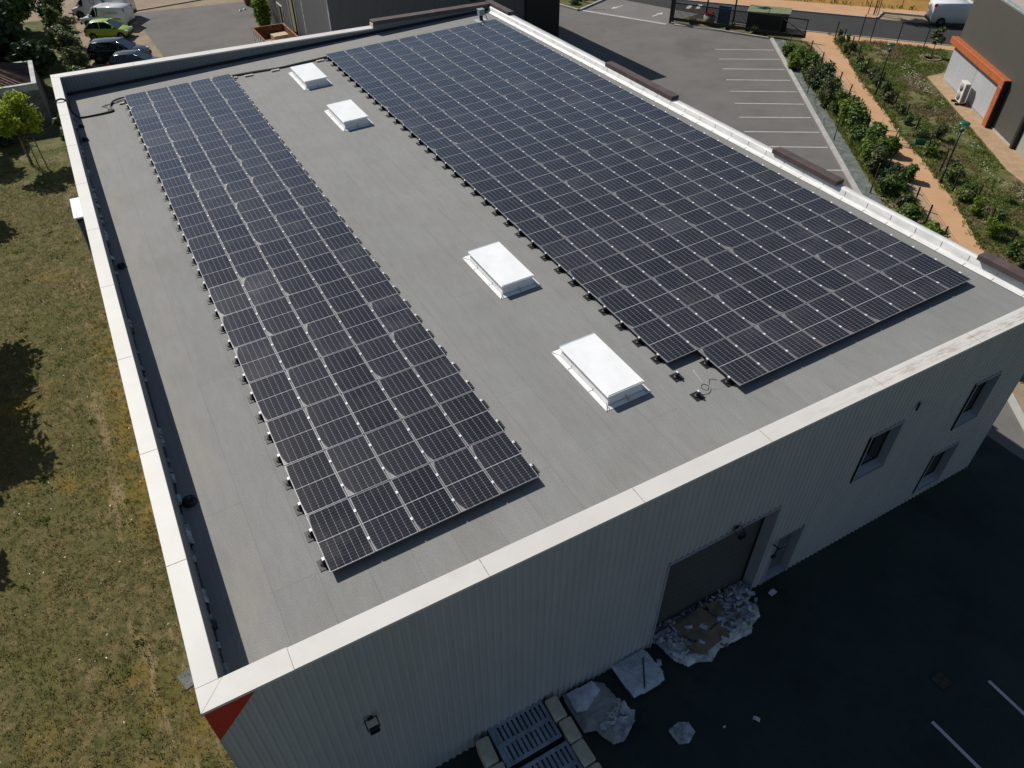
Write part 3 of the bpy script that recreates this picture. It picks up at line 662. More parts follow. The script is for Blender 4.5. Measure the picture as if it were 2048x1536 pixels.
for k,(u,v,lab) in enumerate(((5.35,31.45,'pale paving block weighing down the cables beside the left array'),(6.15,31.36,'pale paving block under the cables between left array and skylight'),(7.55,31.30,'pale paving block on the cables behind the farthest skylight'),(10.05,31.33,'pale paving block on the cables beside the right array'),(-.22,31.2,'small pale block under the cable end left of the left array'))):
    g=MB(); s=1 if k<4 else .55; g.box(-.22*s,.22*s,-.07,.07,.004,.07,0,.008); o=g.build('paving_block',M['paver'],None,RP(u,v,-.2),ROOFROT); tag(o,lab,'paving block','paving blocks holding the cables')
t=thing('loose_wire','thin pale and dark wires lying curled beside the stepped array corner','wire',(0,0,0))
for nm,mt,ps in (('wire',M['cable_white'],[(11.05,1.25),(11.0,1.0),(10.95,.75),(11.02,.55),(10.98,.42),(11.1,.34)]),('wire',M['black'],[(11.35,.6),(11.2,.72),(11.0,.52),(10.85,.42),(10.78,.58),(10.92,.66),(11.0,.45),(10.8,.3),(10.62,.36)])):
    g=MB(); g.tube(smoothpath([RP(a,b,-.19) for a,b in ps],5),.0055,5); g.build(nm,mt,t)
t=thing('roof_vent','small white box vent on a black stub beside the far right corner','roof vent',RP(20.55,32.5,-.2),ROOFROT)
g=MB(); g.box(-.36,.36,-.36,.36,.004,.014); g.build('base_plate',M['pale_edge'],t); g=MB(); g.cyl((0,0),.11,.014,.32,14); g.build('stub',M['black'],t); g=MB(); g.box(-.17,.17,-.17,.17,.32,.62,0,.012); g.box(-.19,.19,-.19,.19,.622,.65,0,.008); g.build('vent_box',M['coping_blue'],t); g=MB(); g.tube([(.14,-.05,.58),(.36,-.1,.02)],.02,6); g.build('stay',M['black'],t)

# ------------------------------------------------------------------ the site
def sheet(name,poly,z,mat):
    g=MB(); g.add([(x,y,z) for x,y in poly],[tuple(range(len(poly)))]); o=g.build(name,mat); return struct(o)
def strip(name,pl,pr,z,mat):
    g=MB()
    for i in range(len(pl)-1): g.quad((*pl[i],z),(*pr[i],z),(*pr[i+1],z),(*pl[i+1],z))
    return struct(g.build(name,mat))
def offset(line,d):
    out=[]
    for i,p in enumerate(line):
        a=Vector(line[max(i-1,0)]);b=Vector(line[min(i+1,len(line)-1)]); t=(b-a).normalized(); out.append((p[0]+t.y*d,p[1]-t.x*d))
    return out
sheet('ground',[(-400,-300),(500,-300),(500,600),(-400,600)],-.03,M['terrain'])
sheet('lawn',[(-40,-40),(-2.6,-40),(-2.6,50),(-40,50)],-.018,M['lawn'])
KL=[(16.5,-14.1),(25.73,-2.21),(27.0,-.55),(35.67,14.66),(44.29,27.12),(52.49,38.99)]       # inner edge of the pale kerb
DRV=[(42.9,55.0),(47.2,47.1)]
sheet('verge',[(20,-30)]+KL+[(56.3,40.3),(64.7,29.7),(75,17),(90,-10),(90,-30)],-.014,M['meadow'])
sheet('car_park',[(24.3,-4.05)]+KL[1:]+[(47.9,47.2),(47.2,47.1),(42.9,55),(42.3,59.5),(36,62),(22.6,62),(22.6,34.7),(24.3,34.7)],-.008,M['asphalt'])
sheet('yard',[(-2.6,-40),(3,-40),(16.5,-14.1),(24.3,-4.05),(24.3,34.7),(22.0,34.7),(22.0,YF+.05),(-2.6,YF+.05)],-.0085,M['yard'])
sheet('driveway',[(42.9,55.0),(47.2,47.1),(48.1,47.4),(52.2,48.4),(48.5,57.5),(46.8,57.2)],-.007,M['drive'])
sheet('island_grass',[(42.95,55.4),(47.3,57.4),(46,66),(38.5,66),(38.8,61.5),(42.0,59.7)],.10,M['meadow'])
n_=Vector((.775,.632)); r_=Vector((.632,-.775)); P0=Vector((56.13,40.17))
def rp(s,d): q=P0+r_*s+n_*d; return (q.x,q.y)
sheet('road',[rp(-45,-.2),rp(-16,2.0),rp(-10,1.2),rp(-5,0),rp(13.5,0),rp(45,0),rp(45,6.6),rp(-45,6.6)],-.010,M['road'])
sheet('parking_bay',[rp(7.2,6.6),rp(45,6.6),rp(45,8.9),rp(7.7,8.9)],-.0095,M['dirt'])
sheet('footpath',[(54.4,36.0),(55.3,38.4),rp(-.9,0),rp(45,0),rp(45,-1.05),rp(3.0,-1.25),(57.4,36.2)],-.006,M['path'])
sheet('footpath',[rp(-60,6.6),rp(7.2,6.6),rp(7.7,8.9),rp(45,8.9),rp(45,11.5),rp(9,10.8),rp(-2,10.2),rp(-60,10.2)],-.005,M['path'])
sheet('field',[rp(-90,10.2),rp(-2,10.2),rp(9,10.8),rp(45,11.5),rp(90,12),rp(120,160),rp(-90,160)],-.012,M['stubble'])
PLl=[(30.5,.6),(33.6,4.9),(36.19,8.71),(37.71,10.89),(39.62,13.56),(41.64,17.03),(43.47,19.16),(44.56,20.48),(47.93,25.63),(51.1,30.22),(54.6,35.2),(55.6,37.4)]
PRr=[(32.4,.0),(34.2,3.6),(36.3,6.86),(38.35,9.37),(41.2,13.03),(43.75,17.0),(45.49,19.7),(47.53,22.44),(50.36,26.69),(54.34,31.96),(57.5,36.4),(58.2,37.6)]
strip('path',PLl,PRr,-.004,M['path'])
PLe=offset(PLl,-.85); strip('path_edge',PLe,PLl,-.0045,M['pathpale'])
# strip of grey weed sheet behind the kerb
KW=[(32.6,9.2)]+KL[3:]; strip('weed_sheet',offset(KW,.26),offset(KW,1.2),-.003,M['weed'])
strip('soil_strip',offset(KL[1:4],.26),offset(KL[1:4],2.6),-.0035,M['dirt'])
def kerb(line,w,h,name='kerb',mat='kerb'):
    g=MB(); a=line; b=offset(line,w)
    rings=[[(a[i][0],a[i][1],-.02),(b[i][0],b[i][1],-.02),(b[i][0],b[i][1],h),(a[i][0],a[i][1],h)] for i in range(len(a))]
    g.extr(None,rings); return struct(g.build(name,M[mat]))
kerb(KL,.26,.13)
kerb([(48.0,47.25),(52.5,39.2)],.16,.13)
kerb([(42.9,55.05),(47.2,47.1)],-.42,.012)
kerb([(41.9,59.6),(42.85,55.25)],.22,.14); kerb([(42.85,55.25),(47.3,57.35)],.2,.14)
kerb([rp(-45,6.6),rp(7.2,6.6)],.15,.1); kerb([rp(7.2,6.6),rp(7.7,8.9)],.18,.14); kerb([rp(7.7,8.9),rp(40,8.9)],.18,.14)
kerb([rp(-5,0),rp(40,0)],-.12,.05)
# painted lines
g=MB()
def line(a,b,wd,z=.0045):
    a=Vector(a);b=Vector(b);d=(b-a).normalized();q=Vector((-d.y,d.x))*wd/2
    g.quad((*(a-q),z),(*(b-q),z),(*(b+q),z),(*(a+q),z))
LP=[((46.38,39.21),(50.6,36.55)),((44.95,37.09),(49.22,34.55)),((43.56,35.08),(47.8,32.5)),((42.09,32.99),(46.32,30.42)),((40.69,30.94),(44.9,28.36)),((39.28,28.92),(43.52,26.28)),((37.75,26.77),(42.05,24.2)),((36.29,24.67),(40.6,22.08)),((34.9,22.7),(39.22,20.05)),((36.4,17.8),(37.42,17.2)),((33.4,20.6),(37.8,17.95))]
for a,b in LP[:-1]: line(a,b,.105)
for k in range(2): pass
line((15.50,-7.82),(15.44,-13.2),.10); line((13.13,-7.80),(13.26,-13.2),.10); line((17.95,-7.85),(17.7,-13.2),.10)
def arrow(a,b):
    a=Vector(a);b=Vector(b);d=(b-a).normalized();q=Vector((-d.y,d.x)); L=(b-a).length
    line(a,a+d*L*.62,.17); t=a+d*L*.58
    g.add([(*(t+q*.3),.0045),(*(t-q*.3),.0045),(*b,.0045)],[(0,1,2)])
arrow((47.62,54.5),(45.95,54.15)); arrow((47.85,49.95),(49.6,50.5))
for s,d in ((-10.2,4.6),(-9.3,4.9)): line(rp(s,d-.9),rp(s+.05,d+.7),.38,-.004)
struct(g.build('road_markings',M['paint']))
# ground behind the warehouse
sheet('rear_lot',[(4.3,35),(22.6,35),(22.6,62),(16,62),(16,79),(4.2,79),(4.27,73),(4.6,61.4)],-.011,M['asphalt'])
sheet('hedge_ground',[(-20,40),(-1.0,40),(-1.0,82),(-20,82)],-.0125,M['meadow'])
sheet('gravel_bay',[(-1.0,35),(4.6,35),(4.6,61.4),(4.27,73),(4.2,80),(-1.0,80)],-.012,M['dirt'])
sheet('sandy_ground',[(4.2,76.5),(16.5,75),(17,95),(-8,95),(-8,79)],-.0095,M['dirt'])
kerb([(-1.2,79.6),(4.2,77.0),(11.5,78.2)],.12,.1)
g=MB(); rr=random.Random(8)
for k in range(60):
    y=61+k*.2; x=4.62-.03*(y-61.4)+rr.uniform(-.05,.05)
    g.add([(x,y,0),(x+.12,y+.1,.02),(x+.02,y+.25,.0)],[(0,1,2)])
struct(g.build('edge_weeds',M['leaf_grass']))
# gravel margin of the neighbour building
sheet('gravel_margin',[(56.26,25.73),(58.2,25.6),(57.3,24.3),(49.0,12.4),(46,7),(44.4,8.6),(46.2,12.2),(50.2,17.5)],-.002,M['gravel'])
# drain grate and manhole frame
t=thing('drain_grate','rusty dark brown square drain grate in the yard asphalt near the white lines','drain grate',(14.36,-7.17,0))
g=MB(); g.box(-.24,.24,-.24,-.2,-.02,.006); g.box(-.24,.24,.2,.24,-.02,.006); g.box(-.24,-.2,-.2,.2,-.02,.006); g.box(.2,.24,-.2,.2,-.02,.006); g.build('frame',M['dark'],t)
g=MB()
for k in range(9): x=-.19+k*.045; g.box(x,x+.022,-.2,.2,-.02,.004)
g.build('bars',M['bark'],t)
t=thing('paving_slab','single grey paving slab lying in the grass by the left wall','paving slab',(-4.15,3.3,0),(0,0,.3))
g=MB(); g.box(-.24,.24,-.28,.28,-.03,.012,0,.01); g.build('slab',M['render_grey'],t)

# ------------------------------------------------------------------ vegetation generators
def leafmesh(blobs,n,size,seed,shell=.45,flat=.0,elong=1.9):
    """n leaf quads spread through ellipsoid blobs (cx,cy,cz,rx,ry,rz)"""
    r=np.random.default_rng(seed); bl=np.array(blobs,float); vol=(bl[:,3]*bl[:,4]*bl[:,5])**.8; pick=r.choice(len(bl),n,p=vol/vol.sum()); B=bl[pick]
    d=r.normal(size=(n,3)); d/=np.linalg.norm(d,axis=1)[:,None]; rad=shell+(1-shell)*r.random(n)**.6
    c=B[:,:3]+d*B[:,3:6]*rad[:,None]*(1+.16*r.normal(size=(n,1)))
    nrm=d*.6+r.normal(size=(n,3))*.7+np.array([0,0,.55]); nrm/=np.linalg.norm(nrm,axis=1)[:,None]
    a=np.cross(nrm,r.normal(size=(n,3))); a/=np.linalg.norm(a,axis=1)[:,None]; b=np.cross(nrm,a)
    s=size*(.6+.8*r.random((n,1))); a=a*s*elong/2; b=b*s/2
    v=np.stack([c-a,c+b*.9-a*.1,c+a,c-b*.9-a*.1],1).reshape(-1,3); v[:,2]=np.maximum(v[:,2],.01)
    return v,np.arange(4*n).reshape(n,4)
def clumps(c,R,k,seed,zs=1.0,sub=.5):
    r=random.Random(seed); out=[]
    for _ in range(k):
        u=r.uniform(-1,1);ph=r.uniform(0,2*PI);q=math.sqrt(1-u*u);rad=R*r.uniform(.25,.8)
        s=R*sub*r.uniform(.6,1.25); out.append((c[0]+rad*q*math.cos(ph),c[1]+rad*q*math.sin(ph),c[2]+rad*u*zs,s,s,s*.8))
    return out
def limbs(g,base,h,r,targets,seed):
    rr=random.Random(seed); top=Vector((base[0],base[1],base[2]+h*.6)); b=Vector(base)
    g.tube([b,b+Vector((rr.uniform(-.05,.05),rr.uniform(-.05,.05),h*.3)),top],r,7,0,True,r*.6)
    for t in targets:
        t=Vector(t); s=b+(top-b)*rr.uniform(.45,.98); mid=(s+t)/2+Vector((0,0,.1*h*rr.random())); g.tube([s,mid,t],r*.42,5,0,True,r*.12)
def bush(label,group,x,y,h,wd,mat,seed,n=520,size=.13,name='shrub',cat='shrub'):
    t=thing(name,label,cat,(x,y,0),(0,0,0),group); rr=random.Random(seed)
    bl=clumps((0,0,h*.52),wd*.62,9,seed,h/wd*.75,.52); bl.append((0,0,h*.3,wd*.45,wd*.45,h*.32))
    v,f=leafmesh(bl,n,size,seed); np_mesh('foliage',v,f,mat,t)
    g=MB()
    for k in range(5):
        an=rr.uniform(0,2*PI); g.tube([(0,0,0),(.2*wd*math.cos(an),.2*wd*math.sin(an),h*.4),(.42*wd*math.cos(an),.42*wd*math.sin(an),h*.8)],.022,4,0,True,.008)
    g.build('stem',M['bark'],t); return t
def tree(label,group,x,y,h,R,mat,seed,n,size,trunk=.14,cz=None,k=16,name='tree',sub=.48,zs=1.0,z0=0):
    t=thing(name,label,'tree',(x,y,z0),(0,0,0),group); cz=cz or h-R*.9*zs
    bl=clumps((0,0,cz),R,k,seed,zs,sub); v,f=leafmesh(bl,n,size,seed); np_mesh('crown',v,f,mat,t)
    g=MB(); limbs(g,(0,0,0),h*.85,trunk,[b[:3] for b in bl[:9]],seed); g.build('trunk',M['bark'],t); return t
def blades(name,pts,hgt,wid,per,mats,seed,lean=.6,kind='stuff'):
    r=np.random.default_rng(seed); m=len(pts)*per; p=np.repeat(np.asarray(pts,float),per,0); 
    p[:,:2]+=r.normal(size=(m,2))*.03; an=r.random(m)*2*PI; h=hgt*(.5+.9*r.random(m)); ln=h*lean*(.2+r.random(m)); la=r.random(m)*2*PI; wv=wid*(.6+.7*r.random(m))
    dx=np.stack([np.cos(an)*wv/2,np.sin(an)*wv/2,np.zeros(m)],1); tip=p+np.stack([np.cos(la)*ln,np.sin(la)*ln,h],1); mid=p+np.stack([np.cos(la)*ln*.3,np.sin(la)*ln*.3,h*.6],1)
    v=np.stack([p-dx,p+dx,mid+dx*.7,tip],1).reshape(-1,3); o=np_mesh(name,v,np.arange(4*m).reshape(m,4),mats); o['kind']=kind; return o

# lawn on the left
r=np.random.default_rng(21)
def vn(x,y,s,seed):   # cheap value noise
    q=np.random.default_rng(seed); G=q.random((64,64)); X=(x*s)%64; Y=(y*s)%64; i=X.astype(int);j=Y.astype(int);fx=X-i;fy=Y-j; fx=fx*fx*(3-2*fx); fy=fy*fy*(3-2*fy); i1=(i+1)%64;j1=(j+1)%64
    return (G[i,j]*(1-fx)+G[i1,j]*fx)*(1-fy)+(G[i,j1]*(1-fx)+G[i1,j1]*fx)*fy
N=95000; x=-2.98-11*r.random(N)**1.1; y=-7+52*r.random(N)**1.35
dn=.5*vn(x+50,y+50,1.7,1)+.5*vn(x+50,y+50,5.5,2); keep=dn>r.random(N)*.75+.10; x=x[keep];y=y[keep]
gr=(.6*vn(x+50,y+50,.45,3)+.4*vn(x+50,y+50,2.6,4))>.60
A=np.stack([x,y,np.full_like(x,-.015)],1)
o=blades('dry_lawn_grass',A[~gr],.055,.02,3,M['blade'],31,1.1); tag(o,'short dry straw-coloured grass of the left lawn','grass')
o=blades('green_lawn_grass',A[gr],.055,.02,3,M['blade_green'],32,1.0); tag(o,'greener patches of grass in the left lawn','grass')
pts=[]
for k in range(95):
    px=-3.1-8*r.random(); py=-6+40*r.random()**1.2
    sg=.05+.12*r.random()
    for j in range(r.integers(2,12)): pts.append((px+r.normal()*sg,py+r.normal()*sg,-.01))
o=blades('lawn_weeds',np.array(pts),.075,.045,4,M['leaf_grass'],33,1.2); tag(o,'scattered bright green weed clumps in the lawn','weeds')
pts=np.stack([-3.2-8*r.random(260),-6+45*r.random(260),np.full(260,.05)],1)
v,f=leafmesh([(0,0,0,.01,.01,.01)],len(pts),.035,5); v=v.reshape(-1,4,3); v=(v-v.mean(1,keepdims=True)+pts[:,None,:]).reshape(-1,3)
o=np_mesh('lawn_flowers',v,f,M['flower']); tag(o,'tiny white flowers dotted over the left lawn','flowers',kind='stuff')

# ------------------------------------------------------------------ left background: house, trees, hedge
H=thing('tiled_house','low rendered outbuilding with hipped terracotta tile roof behind a pale parapet','house',(-4.6,49.8,0))
g=MB(); g.box(-14,0,0,5.5,0,2.6); g.build('wall',M['render_grey'],H)
g=MB(); 
for a in ((-14,.03,-.03,.27),(-14,.03,5.23,5.53),(-.27,.03,.272,5.228)): g.box(a[0],a[1],a[2],a[3],2.602,2.74,0,.01)
g.box(-14,.012,-.012,-.002,2.3,2.6); g.build('parapet',M['render_wall'],H)
def tiles(mb,a,b,c,d,n,mi=0):
    a,b,c,d=map(Vector,(a,b,c,d)); nr=(b-a).cross(d-a).normalized()
    if nr.z<0: nr=-nr
    for k in range(n):
        f0=k/n;f1=(k+.62)/n;f2=(k+1)/n
        p=[a.lerp(b,f) for f in (f0,(f0+f1)/2,f1,f2)]; q=[d.lerp(c,f) for f in (f0,(f0+f1)/2,f1,f2)]; h=(0,.07,0,0)
        for i in range(3): mb.quad(p[i]+nr*h[i],p[i+1]+nr*h[i+1],q[i+1]+nr*h[i+1],q[i]+nr*h[i],mi)
rf=MB(); z0,z1=2.62,3.75
tiles(rf,(-14,.28,z0),(-.28,.28,z0),(-2.9,2.75,z1),(-14,2.75,z1),46)
rr_=rf.build('roof',M['tile'],H)
rf=MB(); tiles(rf,(-.28,.28,z0),(-.28,5.22,z0),(-2.9,2.75,z1),(-2.9,2.749,z1),20); rf.quad((-14,5.22,z0),(-.28,5.22,z0),(-2.9,2.75,z1),(-14,2.75,z1)); rf.build('roof',M['tile_painted_shade'],H)
g=MB(); g.tube([(-.28,.28,z0+.05),(-2.9,2.75,z1+.05),(-14,2.75,z1+.05)],.09,6); g.build('ridge_tiles',M['tile'],rr_)

def conif(x,y,h,R,mt,seed,label,n=5200,size=.34):
    return tree(label,'tall trees behind the outbuilding',x,y,h,R,mt,seed,n,size,.2,h*.55,22,'tree',.5,1.35)
conif(-6.9,60.5,7.5,2.3,M['leaf_dark'],41,'dense dark tree directly behind the tiled outbuilding')
conif(-10.3,57.0,8.5,2.7,M['leaf_dark'],42,'dark tree left of the outbuilding roof, at the picture edge')
conif(-6.3,67.5,7.0,2.3,M['leaf_mid'],43,'mid green tree behind the dark hedge, second row')
conif(-10.5,66,9,2.8,M['leaf_dark'],44,'tallest dark tree in the back left corner')
conif(-5.6,75.5,6.4,2.2,M['leaf_dark'],45,'dark tree left of the big white van')
conif(-9.5,77,8,2.8,M['leaf_mid'],46,'mid green tree farthest back at the left edge')
conif(-4.6,56.6,4.6,1.25,M['leaf_dark'],47,'slim dark tree beside the outbuilding corner',2600,.28)
for k,(x,y,h,wd,mt,lb) in enumerate(((-2.1,57.3,1.5,1.0,'leaf_mid','low green bush beside the rear parapet corner'),(-2.0,59.4,2.3,1.3,'leaf_olive','olive bush left of the dark blue car'),(-2.0,62.2,2.5,1.3,'leaf_olive','olive bush left of the black estate car'),
  (-2.3,65.2,2.4,1.3,'leaf_mid','green bush between the black car and the trees'),(-2.1,68.2,2.6,1.35,'leaf_olive','olive bush behind the lime green car'),(-2.6,71.2,2.6,1.3,'leaf_mid','green bush in front of the small white van bonnet'),
  (-2.7,74.6,2.8,1.4,'leaf_olive','olive bush in front of the big white van bonnet'),(-2.4,78.8,2.6,1.5,'leaf_dark','dark bush behind the big white van'),(1.5,81.0,2.6,1.7,'leaf_dark','dark bush at the end of the parking row'),(-3.6,47.0,1.9,.9,'leaf_olive','olive bush squeezed between outbuilding and warehouse corner'),(-3.5,44.6,1.3,.7,'leaf_mid','low green bush by the warehouse rear left corner'),(-7.6,47.2,2.2,1.2,'leaf_dark','dark bush under the outbuilding wall'))):
    bush(lb,'bushes behind the warehouse',x,y,h*1.1,wd*1.3,M[mt],300+k,2200,.15)
# young tree held by a timber frame
tree('young yellow-green tree tied inside a timber stake frame','',-6.2,43.0,4.3,2.0,M['leaf_lime'],61,2300,.16,.05,2.9,17,'young_tree',.3,.75)
t=thing('stake_frame','grey timber frame of three posts and crossbars around the young tree','tree stakes',(-5.85,42.4,0))
ps=[(-.42,.45),(.0,-.1),(.45,-.55),]
for px,py in ps:
    g=MB(); g.tube([(px,py,0),(px*.92,py*.92,1.85)],.04,6); g.build('post',M['wood'],t)
g=MB(); g.tube([(-.42,.43,1.75),(.0,-.1,1.75),(.43,-.52,1.75)],.035,5); g.tube([(-.40,.42,1.4),(.42,-.5,1.4)],.03,5); g.tube([(-.4,.42,1.78),(.3,.3,1.8),(.43,-.5,1.78)],.03,5); g.build('crossbar',M['wood'],t)
for k,(x,y,h,R,cz) in enumerate(((-10.1,24.4,5.4,1.75,3.6),(-10.0,19.6,5.8,2.2,3.7),(-10.9,13.6,4.6,1.2,3.0),(-9.6,47.0,5.5,1.8,3.6),(-10.4,38.5,5.8,1.7,3.8))):
    tree('%s leafy lawn tree from the front, standing just left of the picture'%ORD[k+1],'lawn trees left of the picture',x,y,h,R,M['leaf_mid'],70+k,3600,.22,.09,cz,16)
# utility shelter against the left wall
t=thing('utility_shelter','narrow grey utility shelter with a flat white roof against the left wall','shelter',(-4.1,29.0,0))
g=MB(); g.box(-.06,1.12,-.06,2.3,2.24,2.32,0,.012); g.build('roof',M['white'],t)
g=MB(); g.box(0,.04,0,2.2,0,2.236); g.box(.044,1.1,2.16,2.2,0,2.236); g.build('side_panel',M['clad_silver'],t)
g=MB(); g.box(.05,.55,.02,.06,2.05,2.236); g.box(.6,1.1,.02,.06,2.05,2.236); g.build('fascia',M['dark'],t)
g=MB(); g.box(.5,.54,.03,.07,0,2.05); g.tube([(.62,.2,2.1),(.66,.22,.9),(.7,.25,.02)],.035,6); g.build('post',M['black_metal'],t)
g=MB(); g.box(.62,1.0,.35,.8,.0,1.1,0,.02); g.box(.66,.8,.2,.3,1.2,1.4); g.box(.55,.66,.1,.2,1.75,2.0); g.build('meter_box',M['ac_white'],t)

# ------------------------------------------------------------------ vehicles
def vehicle(name,label,cat,x,y,head,L,Wd,pmat,body,cab,group,wheelx,wr=.31,extras=None,zlow=.24):
    """body: (x,ztop,halfw) stations rear->front ; cab: (x0,x1,x2,x3,zbelt,zroof,wb,wr)"""
    t=thing(name,label,cat,(x,y,0),(0,0,head),group)
    g=MB(); rings=[]
    for i,(sx,zt,hw) in enumerate(body):
        zb=zlow+(.14 if i in (0,len(body)-1) else 0); zm=zb+(zt-zb)*.42
        half=[(hw*.86,zb),(hw*.985,zb+.1),(hw,zm),(hw*.975,zt-.10),(hw*.93,zt-.03),(hw*.80,zt)]
        rings.append([(sx,a,z) for a,z in half]+[(sx,-a,z) for a,z in half[::-1]])
    g.extr(None,rings,0,True,True,True); bd=g.build('body',pmat,t)
    x0,x1,x2,x3,zb,zr,wb,w2=cab
    mid=(x1+x2)/2; zc=zr+.03
    rp_=[(x1,zr-.035),((x1*2+x2)/3,zr),((x1+2*x2)/3,zr+.005),(x2,zr-.03)]
    g=MB(); g.quad((x3,-wb,zb),(x3,wb,zb),(x2,w2,zr-.03),(x2,-w2,zr-.03)); g.build('windscreen',M['carglass'],t)
    g=MB(); g.quad((x0,wb,zb),(x0,-wb,zb),(x1,-w2,zr-.035),(x1,w2,zr-.035)); g.build('rear_window',M['carglass'] if not (extras or {}).get('blind_rear') else pmat,t)
    for s in (1,-1):
        g=MB(); pts=[(x0,s*wb,zb),(x3,s*wb,zb),(x2,s*w2,zr-.03),(rp_[2][0],s*w2,zr),(rp_[1][0],s*w2,zr),(x1,s*w2,zr-.035)]
        g.add(pts,[tuple(range(6))]); g.build('side_window',M['carglass'],t)
    g=MB(); rings=[[(a,w2+.03,z-.03),(a,w2*.8,z+.025),(a,0,z+.04),(a,-w2*.8,z+.025),(a,-w2-.03,z-.03)] for a,z in [(x1-.04,zr-.05)]+rp_+[(x2+.04,zr-.05)]]
    g.extr(None,rings,0,False,False,True); g.build('roof',pmat,t)
    b=(x1+x2)/2+.1
    for s in (1,-1):
        for q in ([(x0,s*wb,zb),(x1,s*(w2+.01),zr-.04)],[(x3,s*wb,zb),(x2,s*(w2+.01),zr-.03)],[(b,s*(wb+.006),zb),(b-.05,s*(w2+.015),zr-.01)]):
            g=MB(); g.tube(q,.04,5); g.build('pillar',pmat,t)
    for wx in wheelx:
        for s in (1,-1):
            g=MB(); n=18; hw=Wd/2-.1
            prof=[(wr*.62,-.1),(wr,-.09),(wr,.09),(wr*.62,.1)]
            rings=[[(wx+R*math.cos(2*PI*k/n),s*hw+yy,wr+R*math.sin(2*PI*k/n)) for k in range(n)] for R,yy in prof]; g.extr(None,rings,0,True,True,True); wh=g.build('wheel',M['tyre'],t)
            g=MB()
            for k in range(5):
                a=2*PI*k/5; g.box(-.035,.035,-.01,.01,.05,wr*.6); 
                Mx=Matrix.Translation((wx,s*(hw+.105),wr))@Matrix.Rotation(a,4,'Y'); 
                for i in range(len(g.v)-8,len(g.v)): g.v[i]=tuple(Mx@Vector(g.v[i]))
            g.build('rim',M['rim'],wh)
            g=MB(); g.cyl((0,0),wr*1.22,-.012,.012,18); g.xf(Matrix.Translation((wx,s*(Wd/2-.01),wr+.01))@Matrix.Rotation(PI/2,4,'X')); g.build('wheel_arch',M['dark'],t)
    xb,xf=body[0][0],body[-1][0]
    g=MB(); g.box(xf-.06,xf+.05,-Wd*.43,Wd*.43,zlow+.02,zlow+.30,0,.03); g.build('front_bumper',M['bumper'],t)
    g=MB(); g.box(xb-.05,xb+.06,-Wd*.43,Wd*.43,zlow+.05,zlow+.32,0,.03); g.build('rear_bumper',M['bumper'],t)
    zf=body[-2][1]
    for s in (1,-1):
        g=MB(); g.box(xf-.28,xf-.02,s*Wd*.36-.14,s*Wd*.36+.14,zf-.28,zf-.10,0,.03); g.build('headlight',M['headlamp'],t)
        zt=body[1][1]; g=MB(); g.box(xb-.01,xb+.22,s*Wd*.43-.09,s*Wd*.43+.05,zt-.34,zt-.06,0,.03); g.build('tail_light',M['redlamp'],t)
        g=MB(); g.box(x3-.42,x3-.28,s*(wb+.1)-.1,s*(wb+.1)+.1,zb+.02,zb+.17,0,.03); g.build('mirror',pmat,t)
    g=MB(); g.box(xb-.055,xb-.04,-.26,.26,zlow+.36,zlow+.47); g.build('number_plate',M['paint'],t)
    return t
def logo(t,x,z,s,y,ring,rows,mrow):
    g=MB()
    for k in range(18):
        a=2*PI*k/18;b=2*PI*(k+.8)/18; g.quad((x+s*math.cos(a),y,z+s*math.sin(a)),(x+s*math.cos(b),y,z+s*math.sin(b)),(x+s*.72*math.cos(b),y,z+s*.72*math.sin(b)),(x+s*.72*math.cos(a),y,z+s*.72*math.sin(a)))
    g.build('emblem',ring,t)
    if rows:
        g=MB(); rr=random.Random(int(x*100))
        for (rx0,rx1,rz,rh) in rows:
            a=rx0
            while a<rx1-.03:
                wd=rr.uniform(.03,.07); g.box(a,min(a+wd,rx1),min(y,y*1.001),max(y,y*1.001)+.002,rz,rz+rh*rr.uniform(.6,1)); a+=wd+.022
        g.build('lettering',mrow,t)
GV='vehicles parked behind the warehouse'
hv=math.atan2(.55,-.83)
v=vehicle('delivery_van','large white delivery van with red emblem, farthest in the row, nose to the bushes','van',1.75,76.4,hv,5.6,2.0,M['p_white'],
  [(-2.95,1.9,.93),(-2.85,2.25,.98),(-.2,2.3,1.0),(1.0,2.2,1.0),(1.25,1.25,1.0),(1.7,1.12,.98),(2.3,.98,.94),(2.62,.72,.86)],(.6,.75,1.05,1.95,1.15,2.15,.95,.82),GV,(-1.75,1.75),.35)
logo(v,.15,1.62,.24,1.0+.012,M['logo_red'],[],None)
g=MB(); g.box(-2.3,-.4,1.008,1.014,.92,1.0); g.build('stripe',M['logo_wine'],v); g=MB(); g.quad((-1.3,1.012,1.2),(-.9,1.012,1.2),(-.8,1.012,1.75),(-1.1,1.012,1.75)); g.build('sign_panel',M['logo_teal'],v)
g=MB(); rr=random.Random(1); a=-1.2
while a<-.3: g.box(a,a+.06,1.016,1.019,1.78,1.9); a+=.09
g.build('lettering',M['logo_red'],v)
v=vehicle('small_van','small white van with round amber emblem and grey lettering on its side','van',1.7,73.0,hv,4.6,1.8,M['p_white'],
  [(-2.4,1.5,.82),(-2.33,1.78,.86),(-1.2,1.84,.88),(.05,1.84,.88),(.25,1.05,.89),(.9,1.0,.88),(1.7,.9,.85),(2.15,.66,.76)],(.0,.05,.5,1.15,.98,1.8,.84,.74),GV,(-1.35,1.35),.31)
logo(v,-.45,1.38,.16,.888,M['logo_amber'],[(-1.75,-.72,1.38,.075),(-1.75,-.72,1.27,.055)],M['logo_grey'])
g=MB(); g.box(-1.95,-.35,.885,.89,.82,.90); g.build('stripe',M['logo_wine'],v)
hc=math.atan2(-.42,.91)
car_h=lambda L:[(-L/2,.72,.74),(-L/2+.12,.95,.80),(-L/2+.6,.98,.83),(.3,.96,.84),(L/2-1.0,.92,.83),(L/2-.45,.82,.79),(L/2,.60,.64)]
